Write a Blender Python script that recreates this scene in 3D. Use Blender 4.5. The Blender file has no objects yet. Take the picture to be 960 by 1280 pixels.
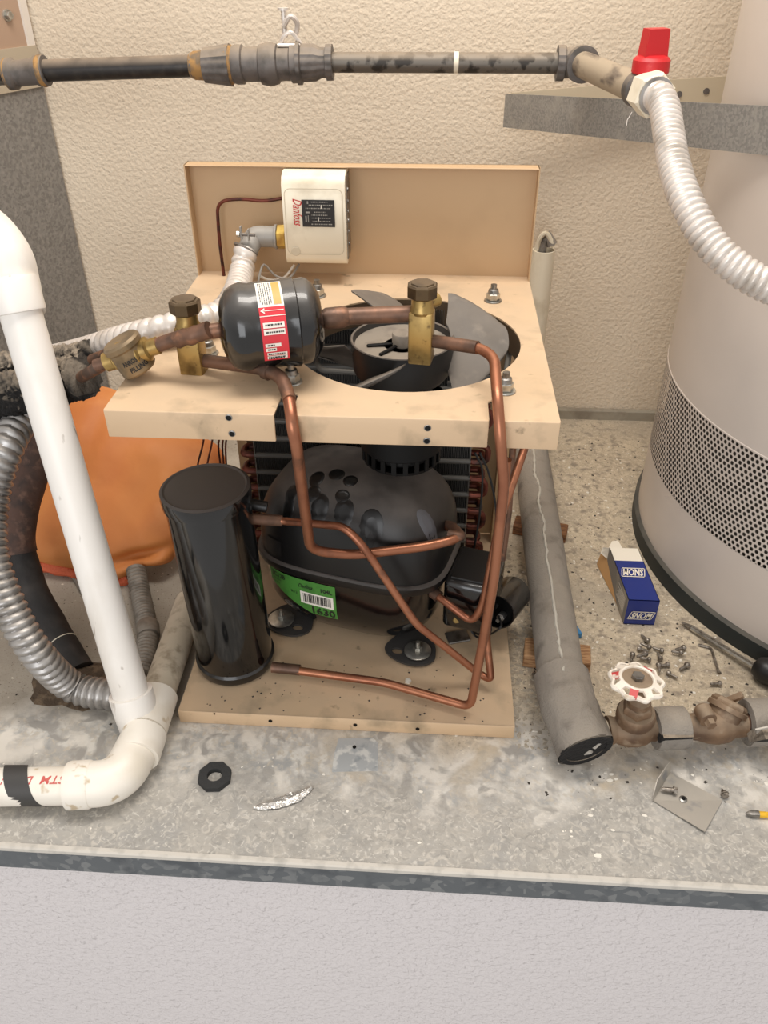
import bpy, bmesh, math, random
from math import sin, cos, pi, radians, sqrt, hypot, atan2
from mathutils import Vector, Matrix, noise as mnoise
V = Vector
S = bpy.context.scene
C = S.collection
random.seed(5)

# ------------------------------------------------------------------ camera
CAM = V((.0947, -.6604, .7964)); YAW, PIT, ROL, FPX = -.067, .6196, -.0052, 1034.86
FWD = V((sin(YAW)*cos(PIT), cos(YAW)*cos(PIT), -sin(PIT)))
_r = V((cos(YAW), -sin(YAW), 0)); _u = _r.cross(FWD)
RGT = cos(ROL)*_r + sin(ROL)*_u; UPV = -sin(ROL)*_r + cos(ROL)*_u
cd = bpy.data.cameras.new('camera'); cam = bpy.data.objects.new('camera', cd); C.objects.link(cam)
cd.sensor_fit = 'VERTICAL'; cd.sensor_height = 36; cd.lens = FPX*36/1280; cd.clip_start = .02
cam.matrix_world = Matrix(((RGT.x, UPV.x, -FWD.x, CAM.x), (RGT.y, UPV.y, -FWD.y, CAM.y), (RGT.z, UPV.z, -FWD.z, CAM.z), (0, 0, 0, 1)))
S.camera = cam

# ------------------------------------------------------------------ light
S.view_settings.view_transform = 'Standard'; S.view_settings.look = 'None'
S.view_settings.gamma = 1; S.view_settings.use_curve_mapping = False
S.view_settings.exposure = 0.15
w = bpy.data.worlds.new('world'); S.world = w; w.use_nodes = True
w.node_tree.nodes['Background'].inputs[0].default_value = (1, .965, .93, 1)
w.node_tree.nodes['Background'].inputs[1].default_value = .62
def area(name, loc, target, sx, sy, power, col):
    l = bpy.data.lights.new(name, 'AREA'); l.shape = 'RECTANGLE'; l.size = sx; l.size_y = sy
    l.energy = power; l.color = col
    o = bpy.data.objects.new(name, l); C.objects.link(o); o.location = loc
    o.rotation_euler = (V(target)-V(loc)).to_track_quat('-Z', 'Y').to_euler()
    return o
area('ceiling_lamp', (.10, .22, 2.0), (.1, .2, 0), 1.2, .45, 25, (1, .94, .87))
area('doorway_daylight', (-.5, -2.6, 1.0), (0, 0, .1), 1.6, 1.6, 25, (.95, .97, 1))

# ------------------------------------------------------------------ helpers
def at(px, py, x=None, y=None, z=None, d=None):
    v = RGT*((px-480)/FPX) - UPV*((py-640)/FPX) + FWD
    if d is not None: t = d
    elif x is not None: t = (x-CAM.x)/v.x
    elif y is not None: t = (y-CAM.y)/v.y
    else: t = (z-CAM.z)/v.z
    return CAM + v*t

def lin(c):
    return tuple(((x/255)/12.92 if x/255 <= .04045 else ((x/255+.055)/1.055)**2.4) for x in c)+(1,)

MATS = {}
def mat(name, col, rough=.5, metal=0, var=(), bump=(), dust=None, coat=0, spec=None, rvar=0):
    """col 0-255 sRGB; var: (colour, scale, lo, hi, detail[, stretch]) noise masks; bump: (scale, distance, detail) or ('v', scale, distance); dust: (colour, amount) laid on faces that look up"""
    m = bpy.data.materials.new(name); m.use_nodes = True; nt = m.node_tree; N = nt.nodes; L = nt.links
    b = N['Principled BSDF']
    geo = N.new('ShaderNodeNewGeometry')
    def noise(sc, det=3, stretch=None, off=0):
        n = N.new('ShaderNodeTexNoise'); n.inputs['Scale'].default_value = sc; n.inputs['Detail'].default_value = det
        mp = N.new('ShaderNodeMapping'); L.new(geo.outputs['Position'], mp.inputs[0])
        mp.inputs['Location'].default_value = (off, off*1.7, off*.3)
        if stretch: mp.inputs['Scale'].default_value = stretch
        L.new(mp.outputs[0], n.inputs['Vector'])
        return n.outputs['Fac']
    def ramp(src, lo, hi):
        r = N.new('ShaderNodeMapRange'); L.new(src, r.inputs[0]); r.inputs[1].default_value = lo; r.inputs[2].default_value = hi
        return r.outputs[0]
    def mix(fac, a, c2):
        x = N.new('ShaderNodeMix'); x.data_type = 'RGBA'; L.new(fac, x.inputs[0])
        if isinstance(a, tuple): x.inputs[6].default_value = a
        else: L.new(a, x.inputs[6])
        x.inputs[7].default_value = c2
        return x.outputs[2]
    cur = lin(col)
    for i, vv in enumerate(var):
        c2, sc, lo, hi, det = vv[:5]; st = vv[5] if len(vv) > 5 else None
        if isinstance(sc, tuple):          # voronoi spangle
            vo = N.new('ShaderNodeTexVoronoi'); vo.inputs['Scale'].default_value = sc[1]; L.new(geo.outputs['Position'], vo.inputs['Vector'])
            sp = N.new('ShaderNodeSeparateColor'); L.new(vo.outputs['Color'], sp.inputs[0]); src = sp.outputs[0]
        else: src = noise(sc, det, st, i*3.1+1)
        cur = mix(ramp(src, lo, hi), cur, lin(c2))
    rsock = None
    if dust:
        sx = N.new('ShaderNodeSeparateXYZ'); L.new(geo.outputs['Normal'], sx.inputs[0])
        up = ramp(sx.outputs[2], .25, 1.0)
        nz = ramp(noise(28, 5, None, 9), .05, .62)
        mu = N.new('ShaderNodeMath'); mu.operation = 'MULTIPLY'; L.new(up, mu.inputs[0]); L.new(nz, mu.inputs[1])
        m2 = N.new('ShaderNodeMath'); m2.operation = 'MULTIPLY'; L.new(mu.outputs[0], m2.inputs[0]); m2.inputs[1].default_value = dust[1]
        cur = mix(m2.outputs[0], cur, lin(dust[0]))
        rr = N.new('ShaderNodeMapRange'); L.new(m2.outputs[0], rr.inputs[0]); rr.inputs[3].default_value = rough; rr.inputs[4].default_value = .9
        rsock = rr.outputs[0]
    if isinstance(cur, tuple): b.inputs['Base Color'].default_value = cur
    else: L.new(cur, b.inputs['Base Color'])
    b.inputs['Roughness'].default_value = rough
    if rsock: L.new(rsock, b.inputs['Roughness'])
    elif rvar:
        rr = N.new('ShaderNodeMapRange'); L.new(noise(60, 4, None, 5), rr.inputs[0]); rr.inputs[1].default_value = .3; rr.inputs[2].default_value = .7
        rr.inputs[3].default_value = max(.05, rough-rvar); rr.inputs[4].default_value = min(1, rough+rvar); L.new(rr.outputs[0], b.inputs['Roughness'])
    b.inputs['Metallic'].default_value = metal
    if coat: b.inputs['Coat Weight'].default_value = coat; b.inputs['Coat Roughness'].default_value = .08
    if spec is not None: b.inputs['Specular IOR Level'].default_value = spec
    prev = None
    for bb in bump:
        n = N.new('ShaderNodeBump'); n.inputs['Distance'].default_value = bb[1]; n.inputs['Strength'].default_value = 1
        st = bb[3] if len(bb) > 3 else None
        L.new(noise(bb[0], bb[2], st, 2), n.inputs['Height'])
        if prev: L.new(prev, n.inputs['Normal'])
        prev = n.outputs[0]
    if prev: L.new(prev, b.inputs['Normal'])
    MATS[name] = m
    return m

def frame(axis, up=None):
    a = V(axis).normalized(); up = V(up) if up else (V((0, 0, 1)) if abs(a.z) < .9 else V((0, 1, 0)))
    x = up.cross(a)
    if x.length < 1e-5: x = V((1, 0, 0)).cross(a)
    x.normalize(); y = a.cross(x)
    return x, y, a

class MB:
    def __init__(s): s.v = []; s.f = []
    def add(s, vs, fs):
        o = len(s.v); s.v += [V(p) for p in vs]; s.f += [tuple(i+o for i in f) for f in fs]; return s
    def box(s, c, size, R=None, bev=0, seg=1):
        b = bmesh.new(); bmesh.ops.create_cube(b, size=1)
        for p in b.verts: p.co = V((p.co.x*size[0], p.co.y*size[1], p.co.z*size[2]))
        if bev: bmesh.ops.bevel(b, geom=list(b.edges), offset=bev, segments=seg, affect='EDGES', profile=.5)
        b.verts.index_update()
        M = (R if R else Matrix.Identity(3))
        s.add([M @ p.co + V(c) for p in b.verts], [[q.index for q in f.verts] for f in b.faces]); b.free(); return s
    def lathe(s, prof, o=(0, 0, 0), axis=(0, 0, 1), n=24, a0=0, a1=2*pi, phase=0, lump=None, cap=True):
        x, y, a = frame(axis); o = V(o); full = abs(a1-a0-2*pi) < 1e-6; k = n if full else n+1
        vs = []; fs = []
        for j, (r, h) in enumerate(prof):
            for i in range(k):
                t = a0+(a1-a0)*i/n+phase; rr = r*(lump(t, h) if lump else 1)
                vs.append(o+x*(rr*cos(t))+y*(rr*sin(t))+a*h)
        for j in range(len(prof)-1):
            for i in range(n):
                i2 = (i+1) % k if full else i+1
                fs.append((j*k+i, j*k+i2, (j+1)*k+i2, (j+1)*k+i))
        if full and cap:
            if prof[0][0] > 1e-6: fs.append(tuple(range(k))[::-1])
            if prof[-1][0] > 1e-6: fs.append(tuple((len(prof)-1)*k+i for i in range(k)))
        return s.add(vs, fs)
    def cyl(s, p0, p1, r0, r1=None, n=20, phase=0, bev=0):
        p0 = V(p0); p1 = V(p1); L = (p1-p0).length; r1 = r0 if r1 is None else r1
        pr = [(r0, 0), (r1, L)] if not bev else [(r0-bev, 0), (r0, bev), (r1, L-bev), (r1-bev, L)]
        return s.lathe(pr, p0, p1-p0, n, phase=phase)
    def hexn(s, p0, p1, r, phase=0, n=6):
        p0 = V(p0); p1 = V(p1); L = (p1-p0).length; c = min(L*.12, r*.1)
        return s.lathe([(r*.9, 0), (r, c), (r, L-c), (r*.88, L)], p0, p1-p0, n, phase=phase)
    def tube(s, path, r, n=12, cap=True, rf=None, ell=None):
        """rf(i, arc) multiplies the radius"""
        P = [V(p) for p in path]; k = len(P)
        T = [(P[min(i+1, k-1)]-P[max(i-1, 0)]).normalized() for i in range(k)]
        x, y, _ = frame(T[0]); vs = []; fs = []; arc = 0
        for i in range(k):
            if i:
                arc += (P[i]-P[i-1]).length
                x = (x - T[i]*x.dot(T[i])).normalized(); y = T[i].cross(x)
            for j in range(n):
                t = 2*pi*j/n; rr = r*(rf(arc, t) if rf else 1)
                vs.append(P[i]+x*(rr*cos(t))+y*(rr*sin(t)*(ell or 1)))
        for i in range(k-1):
            for j in range(n):
                j2 = (j+1) % n; fs.append((i*n+j, i*n+j2, (i+1)*n+j2, (i+1)*n+j))
        if cap: fs.append(tuple(range(n))[::-1]); fs.append(tuple((k-1)*n+j for j in range(n)))
        return s.add(vs, fs)
    def prism(s, poly, o, ex, ey, th):
        """polygon in plane (ex, ey) through o, extruded by vector th"""
        o = V(o); ex = V(ex); ey = V(ey); th = V(th); n = len(poly)
        a = [o+ex*p[0]+ey*p[1] for p in poly]; b = [p+th for p in a]
        fs = [tuple(range(n))[::-1], tuple(range(n, 2*n))]+[(i, (i+1) % n, n+(i+1) % n, n+i) for i in range(n)]
        return s.add(a+b, fs)
    def sheet(s, outer, holes, z0, z1, R=None, o=(0, 0, 0)):
        """flat sheet with holes, solid between z0 and z1 (local z)"""
        b = bmesh.new(); es = []
        for lp in [outer]+holes:
            vv = [b.verts.new((p[0], p[1], 0)) for p in lp]
            for i in range(len(vv)): es.append(b.edges.new((vv[i], vv[(i+1) % len(vv)])))
        bmesh.ops.triangle_fill(b, use_beauty=True, use_dissolve=False, edges=es)
        b.verts.index_update(); M = R if R else Matrix.Identity(3); o = V(o); nv = len(b.verts)
        vs = [M @ V((p.co.x, p.co.y, z1))+o for p in b.verts]+[M @ V((p.co.x, p.co.y, z0))+o for p in b.verts]
        fs = []
        for f in b.faces:
            ids = [q.index for q in f.verts]
            if f.normal.z < 0: ids = ids[::-1]
            fs.append(tuple(ids)); fs.append(tuple(i+nv for i in ids[::-1]))
        k = 0
        for lp in [outer]+holes:
            n = len(lp)
            for i in range(n):
                a1 = k+i; a2 = k+(i+1) % n; fs.append((a1, a1+nv, a2+nv, a2))
            k += n
        b.free(); return s.add(vs, fs)
    def build(s, name, m, parent=None, smooth=35, recalc=True, local=False):
        me = bpy.data.meshes.new(name); off = V((0, 0, 0))
        if parent is not None and not local: off = parent['_o'] if '_o' in parent else (0, 0, 0); off = V(off)
        elif parent is None and not local:
            lo = [min(p[i] for p in s.v) for i in range(3)]; hi = [max(p[i] for p in s.v) for i in range(3)]
            off = V(((lo[0]+hi[0])/2, (lo[1]+hi[1])/2, lo[2]))
        me.from_pydata([p-off for p in s.v], [], s.f)
        if recalc:
            b = bmesh.new(); b.from_mesh(me); bmesh.ops.recalc_face_normals(b, faces=b.faces); b.to_mesh(me); b.free()
        me.shade_smooth(); me.set_sharp_from_angle(angle=radians(smooth))
        me.materials.append(m); me.update()
        o = bpy.data.objects.new(name, me); C.objects.link(o)
        if parent is not None: o.parent = parent
        else: o.location = off
        o['_o'] = tuple(off)
        return o

def empty(name, loc):
    o = bpy.data.objects.new(name, None); C.objects.link(o); o.location = loc; o['_o'] = tuple(loc); o.empty_display_size = .02
    return o
def tag(o, label=None, cat=None, group=None, kind=None):
    if label: o['label'] = label
    if cat: o['category'] = cat
    if group: o['group'] = group
    if kind: o['kind'] = kind
    return o
def thing(name, loc, label, cat, group=None): return tag(empty(name, loc), label, cat, group)
def struct(o): o['kind'] = 'structure'; return o

def fillet(pts, rf=.02, n=6):
    P = [V(p) for p in pts]; out = [P[0]]
    for i in range(1, len(P)-1):
        a = P[i-1]-P[i]; b = P[i+1]-P[i]; r = min(rf, a.length*.48, b.length*.48)
        p0 = P[i]+a.normalized()*r; p2 = P[i]+b.normalized()*r
        for k in range(n+1):
            t = k/n; out.append(p0*(1-t)**2+P[i]*2*t*(1-t)+p2*t*t)
    out.append(P[-1]); return out
def spline(pts, step=.004):
    P = [V(p) for p in pts]; P = [P[0]*2-P[1]]+P+[P[-1]*2-P[-2]]; raw = []
    for i in range(1, len(P)-2):
        for k in range(24):
            t = k/24; p0, p1, p2, p3 = P[i-1:i+3]
            raw.append(.5*((2*p1)+(p2-p0)*t+(2*p0-5*p1+4*p2-p3)*t*t+(3*p1-p0-3*p2+p3)*t**3))
    raw.append(P[-2]); return resample(raw, step)
def resample(raw, step):
    out = [raw[0]]; acc = 0
    for a, b in zip(raw, raw[1:]):
        L = (b-a).length; pos = step-acc
        while pos <= L and L > 1e-9:
            out.append(a+(b-a)*(pos/L)); pos += step
        acc = L-(pos-step)
    out.append(raw[-1]); return out
def flex(path, r, pitch=.008, amp=.12, n=16, sharp=1, helix=True):
    p = resample(path, pitch/7)
    def rf(arc, t):
        ph = (arc/pitch + (t/(2*pi) if helix else 0)) % 1
        return 1+amp*((sin(pi*ph)**sharp)*2-1)
    mb = MB(); mb.tube(p, r, n, rf=rf); return mb

FONT = {}
def text_geo(txt, size, shear=0, bold=0):
    cu = bpy.data.curves.new('t', 'FONT'); cu.body = txt; cu.size = size; cu.shear = shear; cu.offset = bold; cu.resolution_u = 2
    cu.align_x = 'LEFT'
    o = bpy.data.objects.new('t', cu); C.objects.link(o)
    me = o.to_mesh(); vs = [p.co.copy() for p in me.vertices]; fs = [tuple(f.vertices) for f in me.polygons]
    o.to_mesh_clear(); C.objects.unlink(o); bpy.data.objects.remove(o); bpy.data.curves.remove(cu)
    return vs, fs
def text(mb, txt, size, fn, shear=0, bold=0, width=None, rot=0):
    """fn(u, v) maps text plane to the surface; width rescales"""
    vs, fs = text_geo(txt, size, shear, bold)
    if not vs: return mb
    W = max(p.x for p in vs); k = width/W if width else 1
    c, s_ = cos(rot), sin(rot)
    return mb.add([fn((p.x*k)*c-p.y*s_, (p.x*k)*s_+p.y*c) for p in vs], fs)
def quads(mb, fn, rects):
    """thin marks: rectangles (u0,v0,u1,v1) on a surface, subdivided along u and v"""
    for (a, b, c, d) in rects:
        nu = max(1, int(abs(c-a)/.005)); nv = max(1, int(abs(d-b)/.005)); vs = []; fs = []
        for j in range(nv+1):
            for i in range(nu+1): vs.append(fn(a+(c-a)*i/nu, b+(d-b)*j/nv))
        for j in range(nv):
            for i in range(nu): q = j*(nu+1)+i; fs.append((q, q+1, q+nu+2, q+nu+1))
        mb.add(vs, fs)
    return mb

# ------------------------------------------------------------------ materials
DUST = (176, 160, 138)
mat('wall', (221, 206, 184), .85, bump=[(150, .0020, 1.5), (330, .0005, 2)], var=[((208, 192, 170), 3, .45, .8, 3)])
mat('wall_low', (212, 206, 205), .8, bump=[(150, .0050, 1.5), (330, .0010, 2)])
mat('beige', (213, 183, 148), .45, var=[((198, 168, 132), 9, .5, .8, 5), ((172, 149, 120), 22, .56, .74, 7), ((150, 128, 100), 60, .66, .76, 6)], bump=[(300, .0001, 2)], dust=((182, 163, 138), .4))
mat('beige_shade', (192, 160, 122), .5, var=[((176, 146, 110), 9, .45, .8, 5)])  # unit beige darkened: shade of the recessed back panel put into its colour
mat('cap_dark', (92, 74, 50), .35, metal=.6, var=[((64, 52, 38), 60, .45, .7, 4)], dust=((138, 122, 104), .6))
mat('drier', (12, 12, 13), .14, coat=.5, dust=((112, 106, 100), .5), bump=[(26, .0025, 2)])
mat('foot', (62, 60, 58), .55)
mat('lip_shade', (88, 70, 50), .6)  # shade inside the fan opening, painted as dark brown on the beige lip
mat('elbow_cast', (150, 146, 140), .5, metal=.2, dust=((176, 168, 156), .5))
mat('brass_bright', (214, 182, 96), .3, metal=.6, var=[((168, 128, 62), 70, .45, .65, 4)])
mat('finger', (15, 14, 14), .34)
mat('worn', (92, 92, 96), .35, metal=.2)
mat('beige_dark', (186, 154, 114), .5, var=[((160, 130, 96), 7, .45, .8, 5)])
mat('cream', (232, 222, 200), .4, var=[((196, 182, 156), 24, .55, .8, 5)])
mat('cream_line', (200, 188, 165), .5)
mat('black_gloss', (10, 10, 11), .12, coat=.5, dust=((60, 56, 53), .7))
mat('black_shell', (18, 17, 17), .36, dust=((108, 100, 94), .85))
mat('black_plain', (26, 25, 25), .4)
mat('black_clean', (10, 10, 10), .2, coat=.4)
mat('lid', (84, 78, 74), .55)
mat('fan_dish', (136, 126, 113), .65, var=[((112, 102, 92), 40, .5, .7, 5)])
mat('black_dark', (5, 5, 5), .55, spec=.25)
mat('fan', (98, 91, 84), .55, var=[((74, 68, 62), 22, .5, .75, 5), ((124, 114, 103), 60, .55, .75, 5)], dust=((140, 129, 116), .5))
mat('fan_side', (24, 23, 23), .45, dust=((132, 120, 108), .9))
mat('fin', (96, 94, 90), .55, metal=.3, dust=((120, 114, 104), .5))
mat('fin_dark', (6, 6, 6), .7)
mat('copper', (168, 112, 84), .36, metal=.75, var=[((140, 88, 66), 18, .45, .7, 5), ((108, 80, 66), 45, .6, .78, 5)])
mat('copper_old', (124, 92, 74), .48, metal=.5, var=[((84, 66, 56), 34, .42, .62, 5), ((158, 112, 84), 60, .6, .75, 4)])
mat('copper_dark', (110, 58, 46), .4, metal=.7, var=[((60, 42, 38), 60, .45, .65, 3)])
mat('brass', (172, 144, 88), .36, metal=.7, var=[((116, 92, 54), 40, .5, .72, 6), ((98, 78, 48), 130, .6, .75, 3)])
mat('brass_cap', (140, 118, 88), .42, metal=.55, var=[((96, 82, 60), 60, .45, .7, 4)], dust=((140, 128, 110), .5))
mat('bronze', (128, 102, 78), .55, metal=.3, var=[((92, 70, 54), 34, .45, .66, 5), ((152, 132, 110), 70, .58, .75, 4)], bump=[(220, .0005, 3)], dust=((172, 156, 134), .6))
mat('zinc', (196, 194, 186), .3, metal=.85, var=[((150, 146, 138), 90, .45, .7, 3)])
mat('steel', (150, 148, 144), .35, metal=.9, var=[((105, 100, 96), 90, .45, .7, 3)])
mat('screw', (150, 142, 132), .35, metal=.6, var=[((104, 95, 86), 200, .45, .65, 3)])
mat('flex_white', (222, 214, 206), .36, metal=.35, var=[((180, 170, 158), 40, .5, .75, 4)])
mat('flex_grey', (178, 176, 174), .36, metal=.75, var=[((128, 124, 120), 40, .5, .75, 4)], dust=((176, 162, 144), .4))
mat('flex_dull', (146, 137, 126), .55, metal=.25, var=[((112, 104, 94), 60, .45, .7, 4)])
mat('pvc', (238, 233, 226), .38, var=[((214, 206, 194), 14, .55, .8, 5, (1, 1, .4)), ((168, 156, 144), 70, .68, .74, 3, (1, 1, .10))])
mat('pvc_dirty', (236, 229, 217), .45, var=[((196, 178, 150), 44, .63, .69, 3), ((216, 205, 186), 14, .5, .8, 4)])
mat('pvc_dusty', (196, 184, 164), .6, var=[((150, 136, 116), 60, .5, .7, 5), ((214, 202, 184), 20, .5, .8, 4)])
mat('ink_red', (196, 92, 84), .6)
mat('red', (196, 30, 36), .45, var=[((214, 92, 84), 60, .62, .8, 4)])
mat('red_ink', (190, 44, 44), .5)
mat('label_red', (214, 52, 62), .5)
mat('label_white', (236, 230, 218), .55)
mat('label_orange', (236, 158, 84), .5)
mat('label_dark', (34, 32, 32), .5)
mat('label_green', (74, 134, 56), .5, var=[((62, 116, 50), 60, .5, .7, 4)])
mat('label_grey', (150, 146, 138), .5)
mat('pipe_black', (38, 34, 32), .4, dust=((150, 134, 116), .95), var=[((60, 54, 48), 60, .5, .7, 4)], metal=.2)
mat('pipe_galv', (112, 106, 98), .5, metal=.5, dust=((168, 152, 132), .8), var=[((60, 56, 52), 50, .52, .6, 5)])
mat('fitting', (112, 106, 102), .55, metal=.4, dust=((170, 154, 134), .8), var=[((84, 80, 76), 60, .45, .7, 4)])
mat('pipe_smear', (170, 154, 132), .6, metal=.15, var=[((96, 84, 74), 30, .54, .64, 5, (1, .35, 1))])
mat('rust', (166, 126, 74), .75, var=[((118, 100, 78), 90, .42, .62, 4)])
mat('foam', (138, 131, 122), .92, bump=[(420, .0016, 4)], var=[((104, 97, 90), 34, .54, .72, 5), ((162, 152, 138), 12, .55, .8, 4)], dust=((166, 154, 138), .35))
mat('foam_black', (26, 24, 23), .95, bump=[(160, .004, 5)], dust=((166, 152, 134), .95))
mat('foam_seam', (186, 180, 168), .8, bump=[(300, .001, 3)])
mat('hose_black', (36, 33, 32), .7, var=[((66, 60, 56), 22, .5, .75, 5)], bump=[(40, .003, 3)])
mat('hose_rust', (86, 62, 52), .75, var=[((58, 46, 42), 40, .45, .65, 5), ((112, 84, 70), 80, .55, .7, 4)], bump=[(60, .002, 4)])
mat('orange', (200, 124, 62), .62, var=[((184, 104, 50), 7, .45, .7, 4), ((214, 144, 84), 12, .55, .8, 4)], bump=[(30, .001, 3)])
mat('orange_edge', (206, 98, 62), .7, bump=[(160, .004, 3)])
mat('tank', (212, 200, 189), .4, var=[((199, 188, 178), 5, .45, .8, 4)])
mat('tank_in', (62, 54, 46), .7)
mat('tank_base', (36, 42, 42), .6, dust=((120, 112, 100), .5))
mat('strap', (160, 156, 149), .5, metal=.3, var=[((138, 135, 130), ('v', 420), .2, .9, 0), ((176, 170, 160), 30, .55, .8, 4)])
mat('strap_beige', (206, 192, 166), .5)
mat('galv_wall', (136, 132, 126), .55, metal=.1, var=[((116, 112, 107), ('v', 260), .2, .9, 0), ((150, 145, 138), 160, .5, .75, 3)])
mat('brown_panel', (172, 144, 122), .5)
mat('tan_ledge', (178, 164, 142), .6)
mat('caulk', (216, 206, 194), .6)
mat('concrete_pale', (196, 182, 160), .85)
mat('baseboard', (158, 150, 134), .8, var=[((128, 118, 104), 18, .5, .7, 5)], bump=[(60, .002, 4)])
mat('flash', (90, 94, 97), .5, metal=.2, var=[((120, 122, 122), ('v', 120), .55, .95, 0), ((74, 78, 82), 40, .52, .7, 5)])
mat('flash_lip', (196, 190, 180), .6, var=[((160, 156, 148), 50, .5, .75, 4)])
mat('wood', (176, 136, 96), .75, var=[((140, 100, 66), 60, .45, .6, 4, (1, 6, 6))], bump=[(120, .0006, 3, (1, 5, 5))])
mat('wood_dark', (134, 92, 58), .8, var=[((98, 64, 42), 60, .45, .6, 4, (1, 6, 6))])
mat('cardboard', (190, 146, 96), .8)
mat('box_blue', (26, 46, 122), .35, coat=.2)
mat('box_white', (236, 228, 212), .5)
mat('box_side', (120, 116, 112), .55, var=[((170, 160, 144), 40, .5, .6, 3, (1, 1, .1))])
mat('wheel_white', (236, 226, 212), .45, var=[((196, 86, 84), 34, .66, .69, 3), ((196, 178, 154), 60, .6, .74, 4)])
mat('wheel_red', (196, 74, 72), .5, var=[((226, 214, 200), 90, .55, .65, 3)])
mat('nut_black', (46, 46, 46), .8, bump=[(260, .0008, 3)])
mat('foil', (196, 192, 186), .3, metal=.6, var=[((40, 38, 36), 130, .66, .7, 3)], bump=[(120, .003, 3)])
mat('sheet_metal', (178, 172, 162), .45, metal=.5, var=[((196, 188, 174), 26, .5, .8, 4), ((140, 140, 142), 40, .62, .75, 4)])
mat('yellow', (226, 176, 40), .45)
mat('blue_scrap', (60, 130, 180), .5)
mat('chip_white', (232, 226, 214), .8); mat('chip_dark', (62, 56, 50), .85); mat('chip_tan', (168, 158, 142), .85)
mat('wire_grey', (130, 124, 116), .5); mat('wire_white', (210, 202, 188), .5)
mat('dirt', (84, 70, 56), .95, bump=[(180, .003, 5)], var=[((122, 104, 84), 90, .45, .65, 5)])
mat('patch', (176, 179, 180), .45, metal=.2, var=[((214, 214, 210), 70, .5, .6, 5), ((146, 152, 156), 50, .56, .66, 5)])

def floor_mat():
    m = bpy.data.materials.new('slab'); m.use_nodes = True; nt = m.node_tree; N = nt.nodes; L = nt.links; b = N['Principled BSDF']
    geo = N.new('ShaderNodeNewGeometry'); sep = N.new('ShaderNodeSeparateXYZ'); L.new(geo.outputs['Position'], sep.inputs[0])
    def nz(sc, det=4, dist=0):
        n = N.new('ShaderNodeTexNoise'); n.inputs['Scale'].default_value = sc; n.inputs['Detail'].default_value = det; n.inputs['Distortion'].default_value = dist
        L.new(geo.outputs['Position'], n.inputs['Vector']); return n.outputs['Fac']
    def rp(s, a, c, lo=0, hi=1):
        r = N.new('ShaderNodeMapRange'); L.new(s, r.inputs[0]); r.inputs[1].default_value = a; r.inputs[2].default_value = c; r.inputs[3].default_value = lo; r.inputs[4].default_value = hi; return r.outputs[0]
    def mx(f, a, c):
        x = N.new('ShaderNodeMix'); x.data_type = 'RGBA'; L.new(f, x.inputs[0])
        for i, q in ((6, a), (7, c)):
            if isinstance(q, tuple): x.inputs[i].default_value = lin(q)
            else: L.new(q, x.inputs[i])
        return x.outputs[2]
    def op(o, a, c):
        x = N.new('ShaderNodeMath'); x.operation = o
        for i, q in ((0, a), (1, c)):
            if isinstance(q, (int, float)): x.inputs[i].default_value = q
            else: L.new(q, x.inputs[i])
        return x.outputs[0]
    # galvanised sheet at the front: spangle and mineral bloom
    vo = N.new('ShaderNodeTexVoronoi'); vo.inputs['Scale'].default_value = 130; L.new(geo.outputs['Position'], vo.inputs['Vector'])
    sc = N.new('ShaderNodeSeparateColor'); L.new(vo.outputs['Color'], sc.inputs[0])
    metal = mx(sc.outputs[0], (152, 148, 141), (168, 163, 155))
    metal = mx(rp(nz(38, 5, .4), .45, .7), metal, (172, 167, 158))
    metal = mx(rp(nz(14, 6, .6), .5, .75), metal, (150, 148, 144))
    metal = mx(rp(nz(75, 5, 2.0), .52, .66), metal, (184, 178, 168))
    metal = mx(rp(nz(60, 5, 2.5), .56, .68), metal, (146, 143, 137))
    metal = mx(rp(nz(130, 3, 1.5), .58, .68), metal, (194, 189, 180))
    bloom = mx(rp(nz(60, 6, .5), .45, .6), (176, 172, 166), (208, 204, 196))
    bloom = mx(rp(nz(40, 7, .8), .52, .66), bloom, (158, 158, 156))
    bloom = mx(rp(nz(150, 6, .8), .52, .66), bloom, (190, 181, 166))
    bloom = mx(rp(nz(9, 4), .56, .74), bloom, (188, 174, 152))
    # concrete behind and left
    bloom = mx(rp(nz(22, 7, .6), .50, .60), bloom, (214, 208, 198))
    bloom = mx(rp(nz(31, 7, .6), .56, .64), bloom, (156, 152, 146))
    con = mx(rp(nz(14, 8), .38, .66), (182, 167, 145), (202, 187, 162))
    con = mx(rp(nz(180, 6), .5, .62), con, (212, 198, 174))
    con = mx(rp(nz(70, 7), .54, .66), con, (150, 138, 122))
    con = mx(rp(nz(90, 4), .55, .7), con, (148, 136, 120))
    con = mx(rp(nz(6, 5), .5, .7), con, (176, 164, 146))
    grey = mx(rp(nz(12, 5), .42, .66), (164, 154, 140), (180, 171, 157))
    con = mx(rp(op('ADD', sep.outputs[0], rp(nz(7, 4), .3, .7, -.05, .05)), -.22, .22), grey, con)
    con = mx(rp(nz(420, 4), .58, .68), con, (150, 138, 122))
    con = mx(rp(nz(260, 3), .66, .70), con, (104, 93, 82))
    con = mx(rp(nz(150, 2), .70, .74), con, (222, 212, 194))
    yb = op('ADD', sep.outputs[1], rp(nz(11, 5), .3, .7, -.05, .05))
    c = mx(rp(yb, -.11, -.06), metal, bloom)
    c = mx(rp(yb, -.02, .04), c, con)
    # specks
    L.new(c, b.inputs['Base Color'])
    L.new(rp(yb, -.06, .02, .52, .88), b.inputs['Roughness'])
    bp = N.new('ShaderNodeBump'); bp.inputs['Distance'].default_value = .0016; L.new(nz(55, 7), bp.inputs['Height']); L.new(bp.outputs[0], b.inputs['Normal'])
    return m
M = MATS
M['slab'] = floor_mat()

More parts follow.
